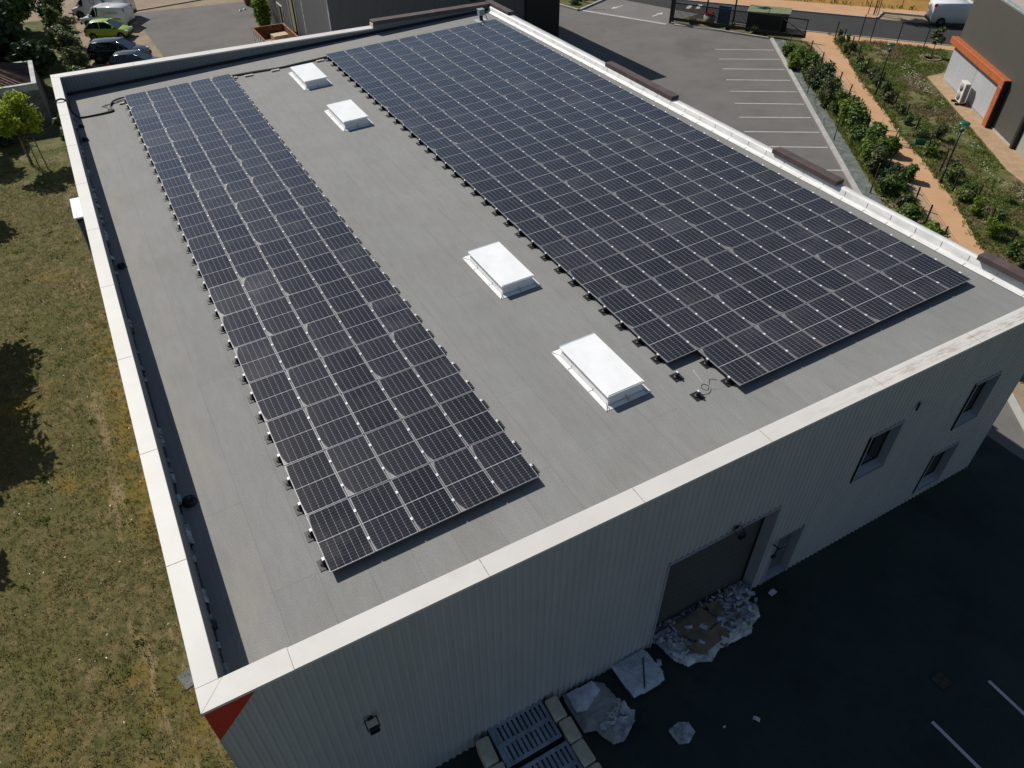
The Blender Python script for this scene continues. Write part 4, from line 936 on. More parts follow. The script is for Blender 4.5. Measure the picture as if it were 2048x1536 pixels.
vehicle('hatchback','lime green hatchback with nose towards the asphalt, between white van and black estate','car',1.5,69.0,hc,3.75,1.68,M['p_lime'],car_h(3.75),(-1.8,-1.25,.15,1.05,.93,1.47,.76,.58),GV,(-1.2,1.2),.29)
vehicle('estate_car','shiny black estate car with grey roof reflections next to the lime hatchback','car',1.45,61.9,hc,4.65,1.85,M['p_black'],
  [(-2.32,.82,.80),(-2.2,1.05,.88),(-1.5,1.08,.91),(.3,1.05,.92),(1.2,1.0,.91),(1.9,.9,.86),(2.32,.64,.7)],(-2.15,-1.75,.35,1.25,1.02,1.62,.84,.66),GV,(-1.4,1.45),.34)
vehicle('hatchback','dark navy hatchback half hidden by the rear parapet, nearest in the row','car',2.35,58.3,hc,4.0,1.72,M['p_navy'],car_h(4.0),(-1.92,-1.4,.2,1.12,.93,1.45,.77,.6),GV,(-1.3,1.3),.3)

# ------------------------------------------------------------------ rear building, skip, bins
B=thing('rear_workshop','tall ribbed grey workshop building behind the warehouse with a black end bay','building',(0,0,0))
g=MB(); clad_wall(g,15.3,31.7,lambda a:(0,10),lambda a,d,z:(a,46.6-d,z),(),.25,.03); g.build('wall',M['clad_dark'],B)
g=MB(); clad_wall(g,46.6,66,lambda a:(0,10),lambda a,d,z:(15.3-d,a,z),((56.2,57.9,.0,10),(60.6,62.1,.25,2.6)),.25,.03); g.build('wall',M['clad_pale'],B)
g=MB(); g.box(31.7,34.9,46.3,62,0,10); g.build('wall',M['clad_black'],B)
g=MB(); g.box(15.36,34.8,47,65.9,9.7,9.9); g.build('roof',M['clad_dark'],B)
g=MB(); g.box(15.25,15.31,46.53,46.62,0,10); g.build('corner_trim',M['skipwhite'],B); g=MB(); g.box(15.23,15.29,53.6,53.7,0,10); g.build('downpipe',M['skipwhite'],B)
g=MB(); g.box(15.5,15.6,56.2,57.9,0,10); g.build('recessed_glazing',M['dark'],B); g=MB(); g.box(15.22,15.3,55.9,56.2,0,10); g.box(15.22,15.3,57.9,58.2,0,10); g.build('pilaster',M['clad_pale'],B)
g=MB(); g.box(15.2,15.26,60.5,60.62,.2,2.7); g.box(15.2,15.26,62.08,62.2,.2,2.7); g.box(15.2,15.26,60.62,62.08,2.6,2.7); f_=g.build('window',M['skipwhite'],B); g=MB(); g.box(15.36,15.4,60.6,62.1,.2,2.6); g.build('pane',M['glass'],f_)
t=thing('wall_lamp','small dark lamp on the dark rear workshop wall','wall lamp',(27.0,46.57,4.75)); g=MB(); g.box(-.2,.2,-.28,.0,-.12,.12,0,.03); g.build('lamp_head',M['black'],t); g=MB(); g.box(-.05,.05,-.03,.0,.12,.3); g.build('bracket',M['black_metal'],t)
t=thing('skip_container','open rust-rimmed steel skip with pale sides behind the rear parapet','skip',(12.0,53.0,0))
w_,l_,h_=2.7,5.8,1.8
for a in ((0,.07,0,l_),(w_-.07,w_,0,l_),(.07,w_-.07,0,.07),(.07,w_-.07,l_-.07,l_)):
    g=MB(); g.box(*a,.15,h_-.1); 
    g.build('side_panel',M['ruststeel'],t)
g=MB(); g.box(.07,w_-.07,.07,l_-.07,.15,.2); g.build('floor',M['dark'],t)
g=MB()
for a in ((-.05,.1,-.05,l_+.05),(w_-.1,w_+.05,-.05,l_+.05),(.1,w_-.1,-.05,.1),(.1,w_-.1,l_-.1,l_+.05)): g.box(*a,h_-.098,h_)
g.build('rim',M['ruststeel'],t)
g=MB()
for y in np.arange(.1,l_,.75): g.box(-.07,-.002,y,y+.12,.15,h_-.1)
for x in np.arange(.1,w_,.8): g.box(x,x+.12,l_+.002,l_+.07,.15,h_-.1)
g.build('rib',M['skipwhite'],t); g=MB(); g.box(-.012,-.004,.02,l_-.02,.2,h_-.12); g.build('outer_skin',M['skipwhite'],t)
def carton(label,x,y,z,a,b,c,rot,mt='card',op=False):
    t=thing('cardboard_box',label,'cardboard box',(x,y,z),(0,0,rot),'cardboard boxes in the skip'); g=MB(); g.box(-a/2,a/2,-b/2,b/2,0,c,0,.008); g.build('carton',M[mt],t); g=MB(); g.box(-a/2+.01,a/2-.01,-.03,.03,c+.001,c+.004); g.build('tape',M['card_pale'],t)
carton('largest pale-topped cardboard box on top of the skip load',13.5,55.6,1.12,1.25,.95,.75,.08,'card_pale')
carton('flat brown cardboard box at the front of the skip load',12.9,54.3,.9,.9,.8,.45,.3,'card_pale'); carton('brown cardboard box deep at the back of the skip',13.2,57.6,.25,1.6,.9,.7,-.15); carton('brown cardboard box lying left in the skip',12.55,56.2,.25,.7,.9,.8,.1); carton('dark brown cardboard box under the largest box',13.6,55.3,.25,1.5,1.3,.74,.05)
bush('tall bright bamboo clump between skip and rear workshop','',14.3,64.4,4.6,1.5,M['leaf_bright'],88,4200,.15,'bamboo','bamboo')
for k,(x,y,mt,lb) in enumerate(((15.0,73.9,'greenbin','brown wheeled bin at the far end of the rear lot'),(15.75,73.2,'black','dark wheeled bin beside the brown bin'))):
    t=thing('wheeled_bin',lb,'bin',(x,y,0)); g=MB(); g.extr(None,[[(-.28,-.33,.06),(.28,-.33,.06),(.28,.33,.06),(-.28,.33,.06)],[(-.34,-.4,1.05),(.34,-.4,1.05),(.34,.4,1.05),(-.34,.4,1.05)]]); g.build('body',M[mt],t); g=MB(); g.box(-.36,.36,-.44,.42,1.052,1.12,0,.03); g.build('lid',M[mt],t)
for k,(x,y,lb) in enumerate(((13.8,71.9,'left scrap of white paper on the rear lot'),(14.3,72.25,'right scrap of white paper on the rear lot'),(15.4,69.6,'white plastic sack by the bamboo'))):
    g=MB(); s=.2 if k<2 else .45; g.add([(-s,-s*.5,0),(s*.8,-s*.6,.02),(s,s*.5,.03),(-s*.7,s*.6,.06),(0,0,.16)],[(0,1,4),(1,2,4),(2,3,4),(3,0,4)]); o=g.build('paper_scrap',M['paper'],None,(x,y,.004)); tag(o,lb,'litter')

# ------------------------------------------------------------------ right side: shrubs, fences, lamps, gate
SH=[(50.6,35.0,1.0,.7),(49.6,33.0,1.5,.9),(48.6,31.9,1.3,.85),(47.9,30.3,1.7,1.0),(47.3,28.9,1.6,.95),(46.5,27.9,1.9,1.1),(46.0,26.2,1.7,1.0),(45.0,25.2,2.0,1.15),(44.4,23.6,1.7,1.0),(43.5,22.4,1.9,1.1),
    (42.8,21.0,1.7,1.0),(41.9,20.2,1.5,.9),(41.4,18.7,1.8,1.15),(40.6,17.9,1.7,1.0),(39.9,16.6,1.8,1.1),(38.9,15.8,1.5,.9),(38.5,14.4,1.3,.8),(37.3,13.5,1.4,.9),(36.7,12.0,1.2,.75),(35.6,10.9,1.1,.7),(34.5,8.6,1.2,.8),(45.6,24.0,1.1,.7),(47.5,26.9,1.1,.6),(43.9,21.2,1.0,.6),(41.6,16.9,1.2,.7),(39.9,14.4,1.0,.6)]
rr_h=random.Random(99); mats=['leaf_mid','leaf_mid','leaf_bright','leaf_mid','leaf_olive','leaf_dark','leaf_mid','leaf_olive','leaf_mid','leaf_bright','leaf_mid']
nm={'leaf_bright':'bright green','leaf_mid':'green','leaf_dark':'dark green','leaf_olive':'olive green'}
for k,(x,y,h,wd) in enumerate(SH):
    mt=mats[k%len(mats)]; pos=('%s from the sliding gate in the hedge strip'%ORD[k+1]) if k<21 else ('%s from the gate of the low path-side bushes'%ORD[k-20])
    bush('%s shrub behind the weed sheet, %s'%(nm[mt],pos),'shrubs between car park and path',x-.12+rr_h.uniform(-.3,.3),y+.08+rr_h.uniform(-.3,.3),h*rr_h.uniform(.8,1.2),wd*rr_h.uniform(1.0,1.45),M[mt],500+k,1700,.115)
WP=[(58.0,36.0,.9,.35,'leaf_olive'),(57.0,34.9,.7,.5,'leaf_grass'),(56.4,33.1,.6,.5,'leaf_olive'),(55.2,32.9,1.0,.35,'leaf_grass'),(53.9,30.2,.8,.6,'leaf_olive'),(52.9,29.0,.9,.6,'leaf_mid'),(52.2,27.4,.9,.65,'leaf_olive'),(51.2,26.2,.9,.6,'leaf_olive'),(50.6,24.9,.7,.5,'leaf_mid'),
    (49.2,23.4,.7,.6,'leaf_olive'),(48.1,21.6,.8,.6,'leaf_mid'),(47.0,20.1,.6,.5,'leaf_mid'),(45.9,18.2,.7,.7,'leaf_grass'),(46.6,17.4,1.2,.55,'leaf_olive'),(44.7,16.3,.7,.65,'leaf_grass'),(43.9,15.9,.6,.55,'leaf_bright'),(43.2,13.8,.8,.55,'leaf_olive'),(42.0,13.0,.8,.6,'leaf_mid'),(41.2,11.3,.9,.65,'leaf_mid'),(40.5,11.0,.8,.7,'leaf_grass'),(39.6,9.6,.8,.55,'leaf_bright'),(39.0,8.2,1.0,.75,'leaf_mid'),(38.0,7.6,.9,.7,'leaf_bright'),(37.2,5.9,.9,.7,'leaf_mid'),(36.4,4.6,.9,.7,'leaf_olive'),(38.9,6.0,.8,.6,'leaf_olive')]
nm2={'leaf_olive':'grey-green','leaf_grass':'yellow-green','leaf_mid':'green','leaf_bright':'bright green'}
for k,(x,y,h,wd,mt) in enumerate(WP):
    bush('%s wild plant by the right path fence, %s from the road'%(nm2[mt],ORD[k+1]),'wild plants along the right path fence',x-.1,y+.05,h*rr_h.uniform(.8,1.35),wd*rr_h.uniform(1.0,1.5),M[mt],600+k,800,.085,'wild_plant','plant')
def wire_fence(name,label,pts,hs,mat,wires,pr=.028,lean=0,mesh=None):
    t=thing(name,label,'fence',(pts[0][0],pts[0][1],0)); o=Vector((pts[0][0],pts[0][1],0)); rr=random.Random(len(pts)); tops=[]
    for (x,y),h in zip(pts,hs):
        g=MB(); b=Vector((x,y,0))-o; tp=b+Vector((rr.gauss(0,lean),rr.gauss(0,lean),h)); tops.append((b,tp)); g.tube([b,tp],pr,5,0,False); g.build('post',M[mat],t)
    for f in wires:
        g=MB(); g.tube([b.lerp(tp,f) for b,tp in tops],.007,4,0,False); g.build('wire',M[mat],t)
    return t
FL=[(52.1,34.0),(50.6,31.4),(49.3,29.4),(48.2,27.4),(46.7,25.2),(45.2,23.1),(43.9,21.5),(42.72,20.07),(41.2,17.9),(39.57,15.7),(38.42,13.84),(37.2,11.9),(36.0,10.2),(34.7,8.3),(33.3,6.3)]
wire_fence('post_fence','black post and wire fence along the left side of the ochre path',FL,[1.2]*len(FL),'black_metal',(.45,.93),.052,.02)
FR=[(57.28,36.01),(56.15,34.2),(54.99,32.34),(54.01,30.68),(52.4,28.45),(51.33,26.61),(49.59,24.38),(48.39,22.49),(47.15,20.52),(45.49,18.48),(43.64,16.08),(42.35,14.09),(40.88,12.08),(40.3,10.3),(38.28,8.14),(37.18,6.23),(36.0,4.3),(34.8,2.4)]
wire_fence('post_fence','black post and wire fence along the right side of the ochre path among wild plants',FR,[1.5,1.5,1.5,1.5,1.25,1.25,1.25,1.25,1.22,1.3,1.35,1.44,1.3,1.25,1.3,1.3,1.2,1.2],'black_metal',(.5,.95),.055,.025)
wire_fence('roadside_fence','four tall thin black posts along the orange pavement beside the road',[(58.7,34.6),(59.3,33.9),(61.05,32.5),(62.25,30.7)],[2.2,2.0,1.75,1.65],'black_metal',(.96,),.045,.01)
wire_fence('field_fence','thin dark fence posts on the far side of the road before the yellow field',[rp(-16,10.9),rp(-8,10.9),rp(-3,10.9),rp(3.2,11.1),rp(6.2,11.2),rp(9.5,11.3),rp(13,11.5),rp(19,11.7)],[1.5,1.5,1.5,1.6,1.7,1.6,1.6,1.6],'stakewood',(.5,.95),.035,.04)
for k,(x,y,h,dx,dy,lab) in enumerate(((50.45,34.95,2.1,.1,-.02,'brown leaning stake at the gate end of the hedge strip'),(45.35,27.71,2.45,-.05,.1,'tallest brown stake, halfway along the hedge strip'),(40.52,20.72,2.1,.03,.05,'third brown stake from the gate in the hedge strip'),(36.47,14.29,1.75,.02,0,'nearest thick rusty stake beside the weed sheet'))):
    t=thing('hedge_stake',lab,'stake',(x,y,0),(0,0,0),'stakes in the hedge strip'); g=MB(); g.tube([(0,0,0),(dx,dy,h)],.035 if k<3 else .05,6,0,False,.028); g.build('pole',M['stakewood'],t); g=MB(); g.cyl((dx,dy),.042,h,h+.05,8); g.build('cap',M['wood'],t)
def lamp(x,y,label):
    t=thing('path_lamp',label,'street lamp',(x,y,0),(0,0,0),'green-lidded lamps along the path')
    g=MB(); g.tube([(0,0,0),(0,0,1.0)],.075,10,0,True,.06); g.tube([(0,0,1.0),(0,0,3.1)],.055,10,0,True,.045); g.cyl((0,0),.13,0,.05,12); g.build('pole',M['green_metal'],t)
    g=MB(); g.lathe((0,0,3.08),[(.05,0),(.12,.1),(.13,.16),(.02,.165)],12); g.build('lamp_cup',M['green_metal'],t)
    g=MB(); g.lathe((0,0,3.24),[(.06,0),(.07,.06),(.04,.12),(.005,.14)],10); g.build('bulb',M['lamp_glass'],t)
    for k in range(3):
        a=k*2*PI/3+.4; g=MB(); g.tube([(.11*math.cos(a),.11*math.sin(a),3.2),(.25*math.cos(a),.25*math.sin(a),3.6)],.014,5); g.build('arm',M['green_metal'],t)
    g=MB(); g.lathe((0,0,3.58),[(.01,.02),(.28,.0),(.31,.02),(.30,.05),(.2,.10),(.01,.13)],24); g.build('lamp_lid',M['green_lamp'],t)
lamp(49.42,24.93,'green path lamp with round teal lid, farther one near the sapling'); lamp(41.16,13.13,'green path lamp with round teal lid, nearer one by the wild plants')
tree('thin leafy sapling with sandy watering ring on the green verge','',60.61,28.72,2.6,.62,M['leaf_olive'],91,420,.15,.04,1.6,12,'sapling',.4,1.5)
g=MB(); g.lathe((60.5,28.6,-.012),[(.5,0),(.75,.07),(1.0,.0)],20); o=g.build('watering_ring',M['dirt']); struct(o)
x,y=rp(7.0,8.0); tree('staked street tree at the corner of the roadside parking bay','',x,y,5.2,1.25,M['leaf_mid'],92,1500,.19,.07,4.1,14,'street_tree',.45)
t=thing('tree_stakes','three wooden stakes around the street tree at the parking bay','tree stakes',(x,y,0))
for a in (.3,2.4,4.5):
    g=MB(); g.tube([(.55*math.cos(a),.55*math.sin(a),0),(.5*math.cos(a),.5*math.sin(a),2.3)],.04,6); g.build('post',M['stakewood'],t)
g=MB(); g.tube([(.5*math.cos(a),.5*math.sin(a),2.2) for a in (.3,2.4,4.5,.3+2*PI)],.04,5,0,False); g.build('crossbar',M['stakewood'],t)
bush('small yellow conifer beside the first path fence posts','',57.6,34.9,.95,.3,M['leaf_bright'],93,420,.09)
# green site barriers on the path
def barrier(a,b,h,label,panel):
    a=Vector((*a,0));b=Vector((*b,0)); t=thing('site_barrier',label,'barrier',a,(0,0,math.atan2(b.y-a.y,b.x-a.x)),'green barriers around the dug hole on the path'); L=(b-a).length
    for x in (0,L):
        g=MB(); g.tube([(x,0,0),(x,0,h)],.022,6); g.build('post',M['green_plastic'],t)
    for z in (h*.98,h*.55,h*.15):
        g=MB(); g.tube([(0,0,z),(L,0,z)],.022,6); g.build('rail',M['green_plastic'],t)
    if panel: g=MB(); g.box(L*.55,L*.95,-.02,.02,.1,h*.5); g.build('panel',M['green_plastic'],t)
barrier((43.45,18.15),(44.85,16.85),.95,'longer green rail barrier on the right side of the path',True); barrier((42.95,19.15),(43.6,18.45),.75,'shorter green barrier in the middle of the path',True)
t=thing('barrier_post','brown timber post with a white cap between the green barriers','post',(43.35,18.3,0)); g=MB(); g.tube([(0,0,0),(0,0,.95)],.05,6); g.build('pole',M['wood'],t); g=MB(); g.lathe((0,0,.95),[(.05,0),(.06,.05),(.01,.1)],8); g.build('cap',M['paper'],t)
t=thing('bent_grass_poles','two thin bent green poles standing beside the path barrier','poles',(42.5,18.95,0)); g=MB(); g.tube([(0,0,0),(.1,.15,.9),(.45,.2,1.25)],.014,5); g.tube([(.5,.4,0),(.55,.5,1.1),(.75,.55,1.3)],.014,5); g.build('pole',M['leaf_grass'],t)
# sliding gate, bin shelter and things by the entrance
ga=Vector((48.16,47.36,0)); gb=Vector((54.71,37.13,0)); gl=(gb-ga).length
t=thing('sliding_gate','long black sliding bar gate with braced triangular tail at the car park entrance','gate',ga,(0,0,math.atan2(gb.y-ga.y,gb.x-ga.x)))
g=MB(); g.box(-.25,.12,-.16,.16,0,1.95); g.box(-.3,.17,-.2,.2,1.952,2.02); g.build('gate_post',M['black_metal'],t)
g=MB(); g.box(.14,gl,-.045,.045,.22,.46); g.build('bottom_beam',M['black_metal'],t); g=MB(); g.box(.14,gl,-.035,.035,1.66,1.75); g.build('top_rail',M['black_metal'],t)
g=MB()
for k in range(88): x=.25+k*.11; g.box(x,x+.038,-.02,.02,.462,1.658)
g.build('bars',M['black_metal'],t)
for x in (5.6,gl-2.3,gl-.08):
    g=MB(); g.box(x,x+.07,-.034,.034,.462,1.658); g.build('stile',M['black_metal'],t)
g=MB(); g.tube([(gl-2.25,0,1.64),(gl-.1,0,.5)],.03,6); g.tube([(gl-1.3,0,1.1),(gl-.1,0,1.64)],.015,6); g.build('brace',M['black_metal'],t)
g=MB(); g.box(gl*.42,gl*.42+.4,-.1,.1,0,.2); g.box(gl*.7,gl*.7+.4,-.1,.1,0,.2); g.build('roller_carriage',M['black_metal'],t)
g=MB(); a=Vector((48.2,46.9)); q=Vector((.54,-.84)); pn=Vector((-.84,-.54)); g.prism([tuple(a),tuple(a+q*8),tuple(a+q*8+pn*.45),tuple(a+pn*.45)],0,.06); struct(g.build('kerb',M['concrete']))
t=thing('bin_shelter','dark green walled bin shelter with mossy two-leaf flat roof behind the gate','bin shelter',(0,0,0))
Pq=[(52.18,42.08),(54.84,39.39),(56.45,40.79),(54.0,43.55)]; cen=Vector((sum(p[0] for p in Pq)/4,sum(p[1] for p in Pq)/4))
ins=[tuple(cen+(Vector(p)-cen)*.93) for p in Pq]
g=MB(); g.prism(ins,0,1.52); g.build('wall',M['clad_black'],t)  # green walls made black: shade put into the colour
mid1=((Pq[0][0]+Pq[1][0])/2,(Pq[0][1]+Pq[1][1])/2); mid2=((Pq[2][0]+Pq[3][0])/2,(Pq[2][1]+Pq[3][1])/2)
for poly in ([Pq[0],(mid1[0]-.02,mid1[1]+.02),(mid2[0]-.02,mid2[1]+.02),Pq[3]],[(mid1[0]+.02,mid1[1]-.02),Pq[1],Pq[2],(mid2[0]+.02,mid2[1]-.02)]):
    g=MB(); g.prism(poly,1.522,1.64); g.build('roof',M['roof_olive'],t)
for (x,y),lb in (((52.63,47.74),'left of two dark sign poles beyond the gate'),((53.39,44.78),'right of two dark sign poles beyond the gate')):
    t=thing('sign_pole',lb,'pole',(x,y,0),(0,0,0),'sign poles beyond the gate'); g=MB(); g.tube([(0,0,0),(0,0,4.6)],.075,8); g.build('pole',M['black_metal'],t); g=MB(); g.box(-.5,.5,-.03,.03,3.9,4.6); g.build('sign_panel',M['blue_panel'],t)
t=thing('information_board','blue information panel on the ground behind the gate bars','board',(51.75,44.4,0),(0,0,math.atan2(-1.02,.5))); g=MB(); g.box(-.6,.6,-.05,.05,.1,1.65,0,.02); g.build('panel',M['blue_panel'],t); g=MB(); g.box(-.62,-.56,-.06,.06,0,.1); g.box(.56,.62,-.06,.06,0,.1); g.build('foot',M['black_metal'],t)
t=thing('planter','round concrete planter with red flowers behind the gate','planter',(50.75,45.2,0)); g=MB(); g.cyl((0,0),.45,0,.75,16,0,.55); g.build('pot',M['concrete'],t); v,f=leafmesh([(0,0,.9,.4,.4,.25)],160,.12,3); np_mesh('flowers',v,f,M['redflower'],t)
for k,(x,y,h,wd) in enumerate(((49.6,46.2,.5,.8),(51.9,43.3,.5,.6),(52.6,41.2,.5,.7))): bush('low green bush under the sliding gate, %s from the gate post'%ORD[k+1],'low bushes under the gate',x,y,h,wd,M['leaf_grass'],700+k,320,.11)
for k,(x,y,h,wd) in enumerate(((43.6,57.0,.6,.9),(45.2,58.6,.9,.9),(46.6,58.4,.5,.7),(41.5,62.0,.8,1.0))): bush('grassy bush on the entrance island, %s from the kerb corner'%ORD[k+1],'bushes on the entrance island',x,y,h,wd,M['leaf_mid'],720+k,380,.12)
for k,(x,y) in enumerate(((44.6,57.6),(45.6,58.3))):
    t=thing('bollard','%s dark bollard on the grass island by the entrance'%('left','right')[k],'bollard',(x,y,.1)); g=MB(); g.cyl((0,0),.13,0,1.3,12); g.build('post',M['black'],t); g=MB(); g.cyl((0,0),.134,1.05,1.15,12); g.build('band',M['green_metal'],t)
t=thing('cable_trench_cover','dark square cable cover frame in the driveway tarmac','cover',(44.8,54.6,0),(0,0,-.55)); g=MB(); g.box(-.55,.55,-.03,.03,-.004,.002); g.box(-.55,-.5,-.5,-.03,-.004,.002); g.box(.5,.55,-.5,-.03,-.004,.002); g.build('frame',M['black'],t)
# road van
vehicle('delivery_van','white delivery van parked at the roadside, half hidden by the neighbour building','van',70.6,33.9,math.atan2(.5,-.64)+PI,5.0,1.95,M['p_white'],
  [(-2.5,1.72,.88),(-2.42,1.92,.93),(-.3,1.98,.96),(.75,1.95,.96),(.95,1.2,.96),(1.5,1.1,.95),(2.1,.95,.9),(2.48,.7,.8)],(.4,.5,.9,1.75,1.12,1.95,.92,.8),None,(-1.55,1.55),.33,{'blind_rear':True})
# neighbour building, built in its own frame: s along the wall, t outwards, z up
na=Vector((56.71,24.65,0)); nd=Vector((-.5703,-.8214,0)); nn=Vector((-.8214,.5703,0))
NM=Matrix(((nd.x,nn.x,0,na.x),(nd.y,nn.y,0,na.y),(0,0,1,0),(0,0,0,1)))
def nb(boxes,name,mat,parent,bev=0):
    g=MB()
    for b_ in boxes: g.box(*b_,0,bev)
    g.xf(NM); return g.build(name,mat,parent)
N_=thing('neighbour_building','anthracite commercial building with silver panel bay framed in orange','building',(0,0,0))
nb([(.12,12.7,-14,-.05,0,6.6)],'wall',M['clad_olive'],N_)
g=MB(); clad_wall(g,.0,8.9,lambda a:(.05,2.62),lambda a,d,z:(a,0,z),((4.60,4.64,.05,2.62),)); 
g=MB()
for a,b_ in ((0.0,4.60),(4.63,8.9)):
    z=.05
    while z<2.6: g.box(a,b_,-.02,.0,z,min(z+.155,2.62)); z+=.165
g.box(0,8.9,-.04,-.021,.05,2.62); g.xf(NM); g.build('silver_panels',M['clad_silver'],N_)
nb([(4.597,4.633,-.03,.004,.05,2.62)],'panel_joint',M['seam'],N_)
nb([(-.25,9.5,-.1,.40,2.66,3.12)],'orange_frame',M['orange'],N_,.02); nb([(8.93,9.5,-.1,.40,.02,2.655)],'orange_frame',M['orange'],N_,.02)
nb([(9.502,9.56,-.1,.36,.02,3.08)],'frame_reveal',M['dark'],N_)
nb([(12.7,12.95,-.3,.06,0,6.6)],'downpipe',M['black'],N_)
nb([(.12,12.7,-14,-.05,6.602,6.66)],'roof',M['rollgray'],N_); nb([(.05,12.75,-.35,.0,6.662,6.75)],'parapet_coping',M['coping_blue'],N_,.02)
nb([(.12,12.7,-.045,.0,0,.12)],'plinth',M['concrete'],N_)
t=thing('boundary_wall','pale grey-green low wall at the end of the neighbour building','wall',(0,0,0)); nb([(13.0,18,-3.5,-.2,0,1.7)],'wall_body',M['lowwall'],t); nb([(12.98,18,-3.55,-.15,1.702,1.76)],'wall_cap',M['lowwall'],t)
A_=thing('heat_pump','cream two-fan heat pump unit standing on feet against the silver panels','heat pump',(0,0,0))
nb([(4.55,5.45,.35,.72,.14,1.5)],'casing',M['ac_white'],A_,.02)
for zc_ in (.5,1.12):
    g=MB(); g.cyl((0,0),.27,0,.02,20); g.xf(NM@Matrix.Translation((4.95,.722,zc_))@Matrix.Rotation(-PI/2,4,'X')); g.build('fan_grille',M['ac_grey'],A_)
nb([(5.452,5.458,.39,.68,.2,1.42)],'side_grille',M['ac_grey'],A_); nb([(4.6,4.7,.2,.95,.0,.135),(5.3,5.4,.2,.95,.0,.135)],'foot',M['black'],A_)
# verge grass, flowers
r=np.random.default_rng(77)
def polyfill(poly,n,seed):
    r=np.random.default_rng(seed); P=np.array(poly); mn=P.min(0);mx=P.max(0); q=mn+(mx-mn)*r.random((n*3,2)); ins=np.zeros(len(q),bool); j=len(P)-1
    for i in range(len(P)):
        c=((P[i,1]>q[:,1])!=(P[j,1]>q[:,1]))&(q[:,0]<(P[j,0]-P[i,0])*(q[:,1]-P[i,1])/(P[j,1]-P[i,1]+1e-12)+P[i,0]); ins^=c; j=i
    return q[ins][:n]
VG=PRr[::1]+[(58.6,36.0),(62.6,30.6),(63.4,29.2),(58.3,25.8),(56.2,25.9),(50.1,17.6),(46.1,12.3),(44.3,8.7),(38,0)]
q=polyfill(VG,34000,1); d_=.5*vn(q[:,0],q[:,1],.6,9)+.5*vn(q[:,0],q[:,1],2.2,10); q=q[d_>.42]
A=np.column_stack([q,np.full(len(q),-.01)]); sel=vn(q[:,0],q[:,1],.5,12)>.42
o=blades('verge_grass',A[sel],.13,.035,3,M['leaf_grass'],41,.9); tag(o,'rough green grass of the verge between path and neighbour building','grass')
o=blades('dry_verge_grass',A[~sel],.12,.035,3,M['straw'],42,.9); tag(o,'dry brown stems in the verge between path and neighbour building','grass')
FP=[(57.5,28.5),(55.6,25.8),(49.6,17.4),(45.6,12.2),(44,8.6),(42.6,8.6),(44.6,12.6),(48.0,17.3),(53,24.6),(55.6,28)]
q=polyfill(FP,3600,4); q=q[vn(q[:,0],q[:,1],.8,13)>.38]; pts=np.column_stack([q,.1+.1*r.random(len(q))])
v,f=leafmesh([(0,0,0,.01,.01,.01)],len(pts),.065,6,elong=1.1); v=v.reshape(-1,4,3); v=(v-v.mean(1,keepdims=True)+pts[:,None,:]).reshape(-1,3)
o=np_mesh('verge_flowers',v,f,M['flower']); tag(o,'drift of small white flowers along the gravel margin','flowers',kind='stuff')
q=polyfill([(51.8,36.6)]+[(50.2,33.8),(35,11.5),(33.5,7.5),(34.8,7.6),(37,10.8),(42.5,18.9),(50.5,30.2),(53.5,34.6),(53,37.4)],9000,7); A=np.column_stack([q,np.full(len(q),-.01)])
e=[]
for ln,sd in ((PRr,1),(PLe,-1)):
    for a,b in zip(ln[:-1],ln[1:]):
        L=math.dist(a,b); tx,ty=(b[0]-a[0])/L,(b[1]-a[1])/L
        for k in range(int(L*26)):
            f=r.random(); off=r.normal()*.13+.02; e.append((a[0]+(b[0]-a[0])*f+ty*off,a[1]+(b[1]-a[1])*f-tx*off,-.005))
e=np.array(e); e=e[vn(e[:,0],e[:,1],1.3,44)>.35]; o=blades('path_edge_grass',e,.16,.04,3,M['leaf_grass'],47,.9); tag(o,'uneven grass creeping over both edges of the ochre path','grass')
o=blades('hedge_grass',A,.22,.04,3,M['leaf_grass'],43,.8); tag(o,'long grass under the shrubs of the hedge strip','grass')
q=polyfill([rp(-14,10.3),rp(18,10.9),rp(18,11.6),rp(-14,11.2)],900,8); A=np.column_stack([q,np.full(len(q),-.01)])
o=blades('field_edge_grass',A,.3,.06,4,M['leaf_grass'],44,.7); tag(o,'grass tufts along the far field fence','grass')
for k,(x,y,h,wd,mt,lb) in enumerate(((28.6,.6,1.3,.95,'leaf_bright','leafy bright bush behind the kerb just beyond the right wall corner'),(27.6,-1.6,1.1,.8,'leaf_mid','green bush at the right picture edge behind the kerb'),(29.9,2.6,1.1,.8,'leaf_bright','second bright bush behind the kerb beyond the right wall corner'))): bush(lb,'bushes by the right wall corner',x,y,h,wd,M[mt],801+k,1700,.10)

